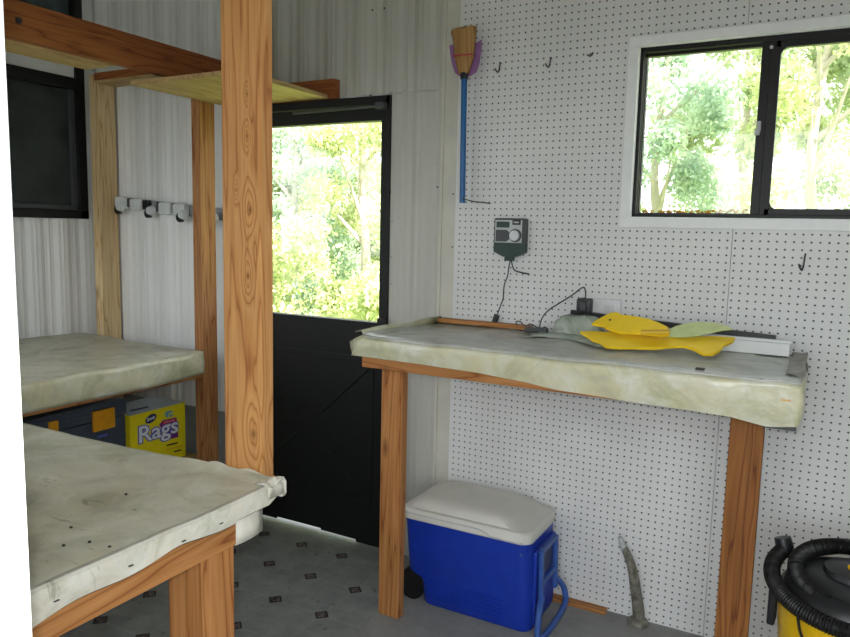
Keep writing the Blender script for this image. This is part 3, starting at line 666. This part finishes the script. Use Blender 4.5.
# ------------------------------------------------------------------ floor things, right side
# ice chest
def rr(x0, x1, y0, y1, z, r, n=5):
    out = []
    for cx, cy, a0 in ((x1-r, y1-r, 0), (x0+r, y1-r, PI/2), (x0+r, y0+r, PI), (x1-r, y0+r, 1.5*PI)):
        for k in range(n+1):
            a = a0 + PI/2*k/n; out.append(Vector((cx+r*math.cos(a), cy+r*math.sin(a), z)))
    return out
ck = thing('ice_chest', 'blue wheeled ice chest with cream lid under the tall workbench', 'cooler', (-1.08, 2.5, 0))
rows = [rr(-1.270, -.832, 2.362, 2.632, .004, .035), rr(-1.274, -.828, 2.358, 2.636, .012, .037), rr(-1.290, -.830, 2.358, 2.638, .10, .042), rr(-1.342, -.831, 2.355, 2.640, .125, .042), rr(-1.350, -.836, 2.352, 2.644, .21, .042), rr(-1.357, -.840, 2.347, 2.652, .330, .042), rr(-1.359, -.840, 2.346, 2.653, .341, .042)]
body = MB().grid(rows, True, True).build('chest_body', M['blue'], ck, smooth=True)
b = MB()
for k in range(5):
    z = .035+.016*k; b.box((-1.245-.004*k, 2.3525, z), (-.93, 2.372, z+.005), .001)
b.build('rib', M['blue'], body)
lid = [rr(-1.364, -.836, 2.342, 2.656, .338, .045), rr(-1.368, -.834, 2.337, 2.658, .343, .046), rr(-1.368, -.836, 2.337, 2.658, .372, .046), rr(-1.362, -.842, 2.343, 2.655, .380, .046), rr(-1.345, -.880, 2.358, 2.650, .382, .05), rr(-1.335, -.905, 2.366, 2.646, .400, .06), rr(-1.32, -.935, 2.385, 2.638, .412, .06), rr(-1.28, -.98, 2.42, 2.61, .415, .05)]
L = MB().grid(lid, True, True).build('lid', M['cream'], ck, smooth=True)
b = MB()
b.tube(sm([(-1.36, 2.336, .366), (-1.15, 2.336, .364), (-1.04, 2.336, .364), (-1.00, 2.336, .356), (-.98, 2.336, .347), (-.90, 2.337, .346), (-.86, 2.342, .347)]), .0022, 6)
b.build('lid_groove', M['lgrey'], L)
MB().disc((-1.325, 2.366, .062), .060, (0,1,0), .04, 28).build('wheel', M['rubber'], ck, smooth=False)
MB().disc((-1.325, 2.600, .062), .060, (0,1,0), .04, 28).build('wheel', M['rubber'], ck)
xe = -.826
b = MB()
b.box((xe-.014, 2.395, .02), (xe+.002, 2.615, .30), .008); b.build('end_panel', M['blue'], ck)
b = MB()
for yy in (2.425, 2.585):
    b.bar((xe+.010, yy, .30), (xe+.016, yy, .09), .022, .016, .005, up=(1,0,0))
b.bar((xe+.010, 2.425, .295), (xe+.010, 2.585, .295), .016, .02, .005)
b.bar((xe+.012, 2.425, .17), (xe+.012, 2.585, .17), .016, .02, .005)
b.build('handle_slide', M['lblue'], ck)
MB().box((xe, 2.452, .185), (xe+.006, 2.560, .278), .004).build('grip_recess', M['navy'], ck)
b = MB(); b.tube(sm([(xe+.018, 2.425, .12), (xe+.022, 2.395, .095), (xe+.028, 2.365, .055), (xe+.038, 2.335, .022), (xe+.050, 2.345, .013), (xe+.056, 2.48, .013), (xe+.050, 2.61, .024), (xe+.038, 2.63, .07), (xe+.024, 2.605, .11), (xe+.016, 2.585, .125)]), .0115, 12)
b.build('pull_handle', M['lblue'], ck, smooth=True)
MB().disc((-.865, 2.350, .300), .006, (0,-1,0), .004, 12).build('rivet', M['lblue'], ck)

# wood strip on the floor, old hose stub
a, c = at(556, 589, 1, YW), at(611, 609, 2, 0)
tag(MB().box((-.86, 2.640, 0), (-.628, 2.6795, .014), .002).build('wood_strip', wd(OR, 0, 6.6), loc=(-.7, 2.66, 0)), 'short wood strip on the floor against the pegboard beside the ice chest', 'wood strip')
t = thing('hose_stub', 'bent grey hose stub coming up out of the floor by the pegboard', 'hose', (-.52, 2.655, 0))
MB().tube(sm([(-.505, 2.655, 0), (-.508, 2.655, .05), at(635, 585, 1, 2.645), at(632, 568, 1, 2.64), at(627, 554, 1, 2.63), at(623.5, 547, 1, 2.625)]), .014, 14, rf=lambda i: .024-.0004*i if i < 30 else .012).build('hose_wall', M['pipe'], t, smooth=True)
MB().tube([at(624, 549, 1, 2.626), at(621.5, 543, 1, 2.62), at(620, 537, 1, 2.615)], .009, 12, rf=lambda i: (.012,.010,.007)[i]).build('hose_tip', M['lgrey'], t, smooth=True, label='pale clear hose end')
MB().lathe([(.04, .001), (.036, .014), (.024, .022)], (-.505, 2.648), 20).build('hose_collar', M['pipe'], t, smooth=True)

# shop vacuum
VC = (.150, 2.30)
vc = thing('shop_vacuum', 'yellow and black shop vacuum with ribbed hose coiled on top', 'vacuum', (VC[0], VC[1], 0))
dr = MB().lathe([(.155, .055), (.165, .06), (.180, .20), (.193, .40), (.198, .415), (.198, .43)], VC, 48).build('drum', M['vyel'], vc, smooth=True)
MB().lathe([(.190, .43), (.194, .436), (.188, .455), (.165, .485), (.120, .505), (.085, .508), (.08, .522), (.05, .530), (.012, .532)], VC, 48).build('motor_lid', M['bplast'], vc, smooth=True)
for ang in (PI*.98, -PI*.02):
    ca, sa = math.cos(ang), math.sin(ang); R = Matrix.Rotation(ang, 3, 'Z')
    MB()._rbox(Vector((VC[0]+ca*.205, VC[1]+sa*.205, .37)), (.022, .06, .13), R, .006).build('latch', M['bplast'], vc)
for ang in (.8, 2.35, 3.93, 5.5):
    c = (VC[0]+.15*math.cos(ang), VC[1]+.15*math.sin(ang)); MB().disc((c[0]-.012, c[1], .028), .028, (1,0,0), .024, 18).build('caster', M['rubber'], vc)
MB().bar((VC[0]-.02, VC[1]-.03, .536), (VC[0]+.06, VC[1]+.03, .536), .02, .012, .004).build('top_handle', M['vyel'], vc)
pts = []
N = 1500
for i in range(N+1):
    t_ = i/N; a = 2.62 + t_*2*PI*2.1
    k = max(0, min(1, (t_-.27)/.20)); k = k*k*(3-2*k)
    r = .214 - .062*k; z = .478 + .046*math.sin(a)*(1-.35*k) + .012*t_ + .012*k
    pts.append(Vector((VC[0]+r*math.cos(a), VC[1]+r*math.sin(a)*.96, z)))
MB().tube(pts, .02, 12, rf=lambda i: .0225 + .0014*math.sin(i*1.5)).build('hose', M['rubber'], vc, smooth=True)
MB().tube([pts[0]+Vector((-.002,-.004,-.02)), pts[0]+Vector((-.002,0,.01)), pts[0]+Vector((-.010,.004,.034))], .026, 16, rf=lambda i: (.024,.026,.024)[i]).build('hose_cuff', M['bplast'], vc, smooth=True)
MB().tube(sm([(VC[0]-.14, VC[1]-.15, .43), (VC[0]-.12, VC[1]-.175, .37), (VC[0]-.06, VC[1]-.195, .34), (VC[0]+.0, VC[1]-.199, .35), (VC[0]+.06, VC[1]-.19, .40)]), .004, 8).build('power_cord', M['rubber'], vc, smooth=True)

# ------------------------------------------------------------------ left: near high bench
NB_Z, NB_X, NB_Y = .920, -.945, 1.128
nb = thing('workbench', 'near left workbench with spotted dull plastic top and white folded plastic edge', 'workbench', (-1.8, .8, 0))
MB().box((XL+.03, .42, .895), (NB_X-.004, NB_Y-.004, NB_Z-.004), .002).build('tabletop', wd(YL, 1, 1.9), nb)
MB().box((-1.110, NB_Y-.004, .87), (-.998, 1.176, .9155), .002).build('back_ledger', wd(OR, 0, 9.3), nb)
MB().box((NB_X-.052, .42, .830), (NB_X-.014, 1.014, .896), .002).build('rail', wd(OR, 1, 7.7, .6), nb)
MB().box((XL+.03, NB_Y-.06, .830), (-1.13, NB_Y-.022, .895), .002).build('rail', wd(OR, 0, 7.1), nb)
MB().box((-1.052, .928, 0), (NB_X-.016, 1.010, .830), .003).build('leg', wd(OR, 2, 8.8, .7), nb)
MB().box((-3.45, .97, 0), (-3.36, 1.05, .830), .003).build('leg', wd(OR, 2, 8.2), nb)
# cover top
rows = []
nx, ny = 120, 60
def topz(x, y): 
    z = NB_Z + wob(x, y, 0, 4, .005) + wob(x, y, 5, 16, .0022)
    lip = max(0, 1-abs(NB_Y-.012-y)/.022)*max(0, min(1, (x+1.30)/.12)) * .012
    return z + lip
for i in range(nx+1):
    t_ = i/nx; x = -3.49 + (NB_X+3.49)*(t_**.7)
    rows.append([Vector((x, .42+(NB_Y-.42)*j/ny, topz(x, .42+(NB_Y-.42)*j/ny))) for j in range(ny+1)])
o = MB().grid(rows).build('cover_sheet', M['sheet'], nb, smooth=True, label='spotted dull plastic top')
md = o.modifiers.new('s', 'SOLIDIFY'); md.thickness = .0015; md.offset = 1
# folded white edge along the front
edge = []
for j in range(ny+1):
    y = .42+(NB_Y+.012-.42)*j/ny; zt = topz(NB_X, min(y, NB_Y)); zl = zt-.040+.009*math.sin(y*9)+.004*math.sin(y*31)
    if y > 1.0: zl = zt-.034
    edge.append([Vector((NB_X-.016, y, zt+.0028)), Vector((NB_X-.004, y, zt+.004)), Vector((NB_X+.002, y, zt)), Vector((NB_X+.004+.003*math.sin(y*22), y, zt-.015)), Vector((NB_X+.003+.003*math.sin(y*17), y, zl)), Vector((NB_X-.008, y, zl-.002))])
o = MB().grid(edge).build('folded_edge', M['sheetw'], nb, smooth=True, label='white folded and stapled plastic edge'); md = o.modifiers.new('s', 'SOLIDIFY'); md.thickness = .001
MB().grid([[r[4]+Vector((-.0035, 0, .004)), r[4]+Vector((-.0045, 0, -.0035)), r[4]+Vector((-.02, 0, -.0035))] for r in edge]).build('dark_edge_strip', M['rubber'], nb, label='dark strip under the white edge')  # thin dark strip along the lower rim of the fold
b = MB()
rows = []
for i in range(25):
    t_ = i/24; x = -1.14+.205*t_; k = .004*math.sin(t_*14)+.001
    y = NB_Y+.004
    rows.append([Vector((x, y-.028, topz(x, y-.03)+.001)), Vector((x, y-.018+.2*k, NB_Z+.010+.8*k)), Vector((x, y-.004, NB_Z+.013+k)), Vector((x, y+.004, NB_Z+.006)), Vector((x, y+.004, NB_Z-.02))])
b.grid(rows)
rows = []
for i in range(7):
    t_ = i/6; y = NB_Y-.03+.05*t_; rows.append([Vector((NB_X-.03, y-.012, NB_Z+.008)), Vector((NB_X-.010, y-.012, NB_Z+.010+.002*math.sin(9*t_))), Vector((NB_X+.005+.004*math.sin(11*t_), y-.012, NB_Z+.004)), Vector((NB_X+.004, y-.012, NB_Z-.020))])
b.grid(rows)
o = b.build('bunched_corner', M['sheetw'], nb, smooth=True, label='bunched white plastic at the corner'); md = o.modifiers.new('s', 'SOLIDIFY'); md.thickness = .0012
rows = [[Vector((NB_X-.016+.006*math.sin(3*s), 1.012+.078*s, .900-(.072-.004*s)*k)) for k in (0,.33,.66,1)] for s in (0,.25,.5,.75,1)]
o = MB().grid(rows).build('hanging_flap', M['sheetw'], nb, smooth=True); md = o.modifiers.new('s', 'SOLIDIFY'); md.thickness = .0012
for j, y in enumerate((.62, .75, .86, .95)):
    MB().box((NB_X+.004, y, .899), (NB_X+.0085, y+.008, .8998)).build('staple', M['dsteel'], nb)
for k, (px, py) in enumerate(((221, 478.5), (63.5, 545), (89.5, 541.5), (109.5, 546.5), (71, 527), (126, 494))):
    p = at(px, py, 2, NB_Z+.003); 
    tag(MB().box(p-Vector((.0022,.002,.002)), p+Vector((.0022,.002,.0012)), .0006).build('dirt_speck', M['dirt'], loc=p), 'tiny dark speck of debris on the near left workbench top', 'debris', 'specks of debris on the near bench')

# low bench along the left wall
LT = .85; LX = -2.537
lb = thing('workbench', 'low workbench along the left wall with grimy plastic cover hanging over its edge', 'workbench', (-3.0, 1.9, 0))
MB().box((XL+.02, 1.24, LT-.045), (LX-.008, 2.478, LT-.006), .002).build('tabletop', wd(YL, 1, 2.9), lb)
MB().box((LX-.048, 1.24, .725), (LX-.010, 2.478, .805), .002).build('rail', wd(OR, 1, 3.9), lb)
rows = []
for i in range(61):
    t0_ = i/60; r = []
    for j in range(25):
        x = -3.51+(LX+3.51)*j/24; y = 1.24+t0_*(1.235+.065*(1-j/24)); r.append(Vector((x, y, LT + wob(x, y, 9, 5, .008)+wob(x, y, 2, 19, .003))))
    y = 1.24+t0_*1.235
    z0 = r[-1].z; px_ = 203-178*(1-t0_)/.66
    zl = LT-.098+.008*math.sin(y*5)-.022*(1-t0_)
    for k in range(1, 8):
        t_ = k/7; r.append(Vector((LX+.002+.006*math.sin(t_*PI)+wob(0, y*9, t_*2, 1, .006), y, z0-.004+(zl-z0)*t_)))
    rows.append(r)
o = MB().grid([r[:25] for r in rows]).build('cover_sheet', M['sheet'], lb, smooth=True); md = o.modifiers.new('s', 'SOLIDIFY'); md.thickness = .0015
o = MB().grid([r[24:] for r in rows]).build('cover_skirt', M['sheetf'], lb, smooth=True); md = o.modifiers.new('s', 'SOLIDIFY'); md.thickness = .0015
for y in (1.27, 2.42): MB().box((-3.48, y, 0), (-3.40, y+.04, .805), .002).build('leg', wd(OR, 2, y), lb)
MB().box((-2.66, 1.27, 0), (-2.59, 1.31, .725), .002).build('leg', wd(OR, 2, 1.11), lb)
LS = .27
sh = thing('storage_shelf', 'low plywood shelf under the left bench carrying the tool box and rags carton', 'shelf', (-3.0, 2.0, 0))
MB().box((XL+.03, 1.35, LS-.018), (-2.74, 2.64, LS), .002).build('shelf_board', wd(YL, 1, 5.1), sh)
for x, y in ((-3.48, 1.4), (-2.80, 1.4), (-3.38, 2.55), (-2.80, 2.55)): MB().box((x, y, 0), (x+.04, y+.04, LS-.018)).build('leg', wd(OR, 2, x+y), sh)

# rags carton
bx0, bx1, by0, by1, bz1 = -3.02, -2.79, at(129.5, 415, 0, -2.79).y, 2.593, .549
rg = thing('rag_carton', 'bright yellow carton of rags with white top on the low shelf', 'carton', (-2.9, 2.4, LS))
MB().box((bx0, by0, LS), (bx1, by1, bz1), .002).build('carton_body', M['boxy'], rg)
MB().box((bx0+.002, by0+.002, bz1-.001), (bx1-.003, by1-.002, bz1+.0015), .0005).build('carton_top', M['boxw'], rg)
MB().prism([(bx0+.14, by0+.07, bz1+.0012), (bx0+.17, by0+.06, bz1+.0012), (bx0+.175, by0+.16, bz1+.0012), (bx0+.15, by0+.17, bz1+.0012)], (0,0,.001)).build('top_print', M['navy'], rg)
Y_, Z_ = (0,1,0), (0,0,1); xf = bx1+.0012
def onb(px, py): p = at(px, py, 0, bx1); return p
po = [(136.5,431.5),(137,428),(147,426.5),(147.5,428),(157,426),(160,424),(162,420.5),(176.5,417.5),(178.5,437),(169,439.5),(165,442),(158,441.5),(150,443),(139,444.5)]
def plate(pxs, mat, name, d=.0006, off=.0): MB().prism([onb(x, y)+Vector((off+.0004,0,0)) for x, y in pxs], (d, 0, 0)).build(name, mat, rg)
plate([(159,424.5),(163,420),(176.5,417.3),(178.3,437),(168,439.8),(162,430)], M['ink_p'], 'print_panel')
plate([(161.5,422),(165,420),(176,418.4),(176.4,422.2),(162.5,425.5)], M['ink_r'], 'print_banner', .0006, .0007)
MB().box(onb(163.5, 423.6)+Vector((.0012,0,0)), onb(174.5, 419.6)+Vector((.0018,0,0))).bm.free()
for k in range(5):
    plate([(163.6+2.3*k, 423.4-.55*k), (163.8+2.3*k, 421.3-.55*k), (165.3+2.3*k, 420.9-.55*k), (165.1+2.3*k, 423.0-.55*k)], plain('pink_ink', (.75,.25,.35), .5), 'banner_letter', .0005, .0013)
p = onb(137.6, 443.5); wid = onb(176.0, 432).y-p.y
for mt_, off, th in ((M['ink_b'], .0060, .0006), (M['ink_w'], .0015, .0014)):
    o = text_mesh('Rags', .10, p+Vector((.0012, 0, 0)), (0,1,.0), Z_, mt_, 'printed_word', rg, off=off, thick=th)
    ys = [v.co.y for v in o.data.vertices]; w0 = max(ys)-min(ys)-off*2
    by = p.y-wloc(rg).y; bz = p.z-wloc(rg).z; k = wid/w0
    for v in o.data.vertices: v.co.y = by+(v.co.y-by)*k; v.co.z = bz+(v.co.z-bz)*1.12
c = onb(150.8, 418.6); b = MB(); ring = [c+Vector((.0005, .034*math.cos(a)*1.0, .021*math.sin(a)+.006*math.cos(a))) for a in [2*PI*k/28 for k in range(28)]]; b.prism(ring, (.0006,0,0)); b.build('logo_oval', M['navy'], rg)
text_mesh('Scott', .023, c+Vector((.0014, -.026, -.010)), (0,1,.14), Z_, M['ink_w'], 'logo_word', rg, off=.0004, thick=.0003, shear=.25)
for q in ([(163,414.5),(168,410.5),(174,411),(170,413.5)], [(164.5,416),(166.5,413.5),(168.5,414),(168,418)], [(168.5,414.5),(173.5,414),(172,416.5),(170,417.5)]): plate(q, M['ink_l'], 'print_figure')
plate([(166.5,444.7),(177.5,442),(177.6,443.5),(166.6,446.2)], M['ink_k'], 'small_print'); plate([(174,451),(181,449.2),(181,450.5),(174,452.3)], M['ink_k'], 'small_print')
plate([(166,449.5),(183,445.2),(183,445.9),(166,450.2)], M['orange'], 'small_print')

# tool box
tb = thing('tool_box', 'dark slate tool box with orange latches beside the yellow rags carton', 'tool box', (-2.95, 1.9, LS))
ty0, ty1, tx1, tz = 1.60, 2.244, -2.80, .640
MB().box((-3.08, ty0, LS), (tx1, ty1, .560), .012).build('box_base', M['tool'], tb, smooth=True)
b = MB(); b.box((-3.085, ty0-.006, .562), (tx1+.006, ty1+.004, tz), .014); 
for z in (.580, .598, .616): b.box((tx1, ty0+.03, z), (tx1+.009, ty1-.03, z+.006), .002)
b.build('box_lid', M['tool'], tb, smooth=True)
for yy0, yy1 in ((2.060, 2.172), (1.850, 1.893)):
    MB().box((tx1+.004, yy0, .518), (tx1+.018, yy1, .612), .004).build('latch', M['orange'], tb, smooth=True)
MB().box((tx1+.001, 2.09, .484), (tx1+.004, 2.14, .494), .001).build('label_strip', M['ink_b'], tb)

# ------------------------------------------------------------------ posts and overhead shelf
def single(name, mb, mat, label, cat, loc): return tag(mb.build(name, mat, loc=loc), label, cat)
bk = [(at(x, y, 1, 1.135).x+1.05, at(x, y, 1, 1.135).z-.916, r) for x, y, r in ((250,210,.0075), (248,276,.0065), (253.5,434,.010), (247,94,.003), (247,136,.004), (236,190,.003))]
single('wooden_post', MB().box((-1.103, 1.135, .916), (-1.000, 1.173, HT), .003), wood('lumber', 2, *PO, seed=11.3, knot=0, knots=bk), 'large bright orange wooden post rising at the corner of the near left bench', 'post', (-1.05, 1.154, .916))
single('wooden_post', MB().box((-2.604, 2.488, 0), (-2.552, 2.582, 2.13), .002), wood('lumber', 2, (.50,.25,.10), (.42,.19,.07), (.25,.09,.03), seed=12.4, knot=1.0), 'reddish wooden post at the outer corner of the low left bench', 'post', (-2.575, 2.536, 0))
single('wooden_post', MB().box((-3.405, 2.560, 0), (-3.350, 2.672, 2.20), .002), wood('lumber', 2, (.86,.68,.40), (.78,.58,.31), (.52,.32,.14), seed=13.1, knot=.6), 'pale pine post beside the dark window in the far left corner', 'post', (-3.434, 2.618, 0))
bm_ = thing('shelf_beam', 'long orange beam crossing the upper left toward the far wall', 'beam', (-2.42, 1.5, 2.045))
MB().box((-2.438, .42, 2.043), (-2.400, 2.66, 2.168), .003).build('beam_board', wd(RD, 1, 14.2, .5), bm_)
MB().box((-2.63, .42, 2.046), (-2.438, 1.965, 2.064), .002).build('beam_plank', wd(YL, 1, 15.2, .4), bm_, label='dull yellow plank under the beam')
p = at(18, 20.5, 0, -2.400); MB().disc(p, .010, (1,0,0), .008, 14).build('bolt', M['dsteel'], bm_)
single('cross_board', MB().box((-3.155, 2.400, 2.125), (-2.440, 2.438, 2.160), .002), wd(RD, 0, 16.3, .4), 'brown cross board from the left wall to the beam above the pale post', 'board', (-3, 2.45, 2.12))
single('shelf_plank', MB().box((-3.155, 2.402, 2.113), (-2.440, 2.52, 2.124), .001), wd(YL, 0, 19.7, .3), 'narrow yellow plank under the brown cross board at upper left', 'board', (-2.8, 2.46, 2.113))
single('shelf_board', MB().box((-2.525, 2.09, 2.001), (-1.942, 2.640, 2.019), .002), wd(YL, 1, 17.7, .3), 'yellowish shelf board seen from below over the door', 'board', (-2.2, 2.3, 2.0))
single('wall_ledger', MB().box((-2.40, 2.642, 2.004), (-1.908, YW-.001, 2.084), .002), wd(RD, 0, 18.8, .3), 'short dark orange board fixed on the siding just above the door', 'board', (-2.1, 2.66, 2.0))

# broom rack on siding
rk = thing('tool_rack', 'grey wall rack with white clips fixed to the siding behind the left posts', 'rack', (-3.0, YW, 1.53))
A, Bq = Vector((-3.385, YW-.012, 1.560)), Vector((-2.50, YW-.012, 1.490))
MB().bar(A, Bq, .018, .056, .004).build('rail', M['grey'], rk)
def rkp(px): return A.lerp(Bq, (at(px, 207, 1, YW-.02).x-A.x)/(Bq.x-A.x))
for px in (126, 141, 170, 184):
    c = rkp(px); MB().box(c+Vector((-.046,-.046,-.032)), c+Vector((.040,-.008,.030)), .012).build('clip', M['chip'], rk, smooth=True)
for px in (133.5, 149, 163, 177.5):
    c = rkp(px); MB().box(c+Vector((-.022,-.034,-.020)), c+Vector((.022,-.008,.028)), .005).build('clip_gap', M['bplast' if px == 149 else 'dgrey'], rk)
for px in (126, 156, 188, 218.5):
    c = rkp(px); h = MB().disc(c+Vector((0,-.035,-.022)), .028, (0,-1,0), .024, 18, .018).build('roller', M['chip'], rk, smooth=True)
    MB().disc(c+Vector((-.020,-.03,-.036)), .024, (0,-1,0), .018, 16).build('hook', M['rubber'], h)

# ------------------------------------------------------------------ outdoors
struct('ground', MB().box((-40, YW+.14, -.4), (30, 60, -.12)), M['grass'])
b = MB(); b.box((-40, -30, -.4), (30, .28, -.12)); struct('ground', b, plain('dark_gravel', (.10,.10,.09), .9)).name = 'ground_front'
def leaf_cluster(seed, n, rx, ry, rz, size):
    random.seed(seed); bm = bmesh.new(); lobes = []
    for i in range(22):
        a = random.uniform(0, 2*PI); h = random.uniform(-.9, .95); k = math.sqrt(max(.05, 1-h*h))*random.uniform(.3, .95)
        lobes.append((Vector((rx*k*math.cos(a), ry*k*math.sin(a), rz*h)), random.uniform(.18, .36)*rx))
    for i in range(n):
        c, r = random.choice(lobes)
        d = Vector((random.gauss(0,1), random.gauss(0,1), random.gauss(0,1))).normalized()*r*random.uniform(.3,1.05)
        p = c+d; s = size*random.uniform(.5, 1.3)
        u = Vector((random.gauss(0,1), random.gauss(0,1), random.gauss(0,1))).normalized(); v = u.orthogonal().normalized()
        v = (v*math.cos(i)+u.cross(v)*math.sin(i))
        vs = [bm.verts.new(p+q) for q in (-u*s, -v*s*.45, u*s, v*s*.45)]; bm.faces.new(vs)
    me = bpy.data.meshes.new('foliage'); bm.to_mesh(me); bm.free(); return me
def trunk_mesh(seed, h):
    random.seed(seed); b = MB(); b.tube(sm([(0,0,0), (.1,0,h*.3), (-.05,.05,h*.6), (.08,0,h)]), .1, 10, rf=lambda i: .11-.004*i)
    for k in range(6):
        z = h*(.35+.1*k); a = random.uniform(0, 2*PI); b.tube([(0,0,z), (.6*math.cos(a), .3*math.sin(a), z+.6), (1.2*math.cos(a), .7*math.sin(a), z+1.3)], .04, 6, rf=lambda i: (.045,.03,.012)[i])
    o = b.build('trunk', M['bark'], smooth=True); me = o.data; bpy.data.objects.remove(o); return me
F = [leaf_cluster(s, 15000, 1.5, 1.3, 2.1, .056) for s in (1, 2, 3)]
for f, mt_ in zip(F, M['fol']): f.materials.append(mt_)
TR = [trunk_mesh(5, 5.0), trunk_mesh(6, 5.0)]
FD = leaf_cluster(9, 7000, 1.6, .9, .85, .06); FD.materials.append(M['fol'][2])
def tree(x, y, z, s, k, label, grp):
    t = thing('tree', label, 'tree', (x, y, -.12), grp)
    tr = bpy.data.objects.new('trunk', TR[k % 2]); COL.objects.link(tr); tr.parent = t; tr.scale = (s, s, s*.9)
    fo = bpy.data.objects.new('foliage', F[k % 3]); COL.objects.link(fo); fo.parent = t; fo.location = (0, 0, z); fo.scale = (s, s, s); fo.rotation_euler = (0, 0, k*1.3)
gd, gw = 'sunlit trees seen through the door glass', 'sunlit trees seen through the window'
ld = 'leafy sunlit tree seen through the glass of the black door'
lw = 'leafy sunlit tree seen through the black framed sliding window'
for x, y, z, s, k in ((-9.8, 11.0, 2.4, .95, 0), (-8.2, 10.2, 1.5, .8, 1), (-6.4, 9.6, 1.9, .85, 2), (-11.8, 13.2, 3.2, 1.1, 1), (-8.9, 13.0, 2.9, 1.0, 2), (-7.4, 12.4, 1.6, 1.0, 0)): tree(x, y, z, s, k, ld, gd)
for x, y, z, s, k in ((-2.3, 11.4, 2.4, .95, 1), (-.2, 10.4, 3.0, .95, 2), (1.6, 11.4, 2.8, 1.1, 1), (-1.3, 13.6, 3.6, 1.15, 0), (-3.9, 12.8, 2.9, 1.0, 2), (.9, 14.5, 4.9, 1.15, 0)): tree(x, y, z, s, k, lw, gw)
for x, y, lab in ((-8.8, 8.6, 'low bright green bush outside the door glass on the left'), (-6.3, 7.9, 'low bright green bush outside the door glass on the right')):
    o = bpy.data.objects.new('bush', FD); COL.objects.link(o); o.location = (x, y, .55); tag(o, lab, 'bush')

# ------------------------------------------------------------------ light
wd_ = bpy.data.worlds.new('world'); SC.world = wd_; wd_.use_nodes = True
bg = wd_.node_tree.nodes['Background']; bg.inputs[0].default_value = (.92, .965, 1.0, 1); bg.inputs[1].default_value = 3.4
s = bpy.data.lights.new('sun', 'SUN'); s.energy = 17.0; s.angle = .01; s.color = (1, .96, .88)
so = bpy.data.objects.new('sun', s); COL.objects.link(so); so.rotation_euler = Vector((-.70, .12, -.72)).to_track_quat('-Z', 'Y').to_euler()
f = bpy.data.lights.new('camera_flash', 'AREA'); f.shape = 'DISK'; f.size = .03; f.energy = 8; f.color = (.97, .98, 1.0)
fo = bpy.data.objects.new('camera_flash', f); COL.objects.link(fo); fo.location = CAM + RR*-.02 + UU*.045 - _f*.0; fo.rotation_euler = _f.to_track_quat('-Z', 'Y').to_euler()
SC.view_settings.view_transform = 'Standard'; SC.view_settings.look = 'None'; SC.view_settings.exposure = .08; SC.view_settings.gamma = 1
SC.view_settings.use_curve_mapping = False
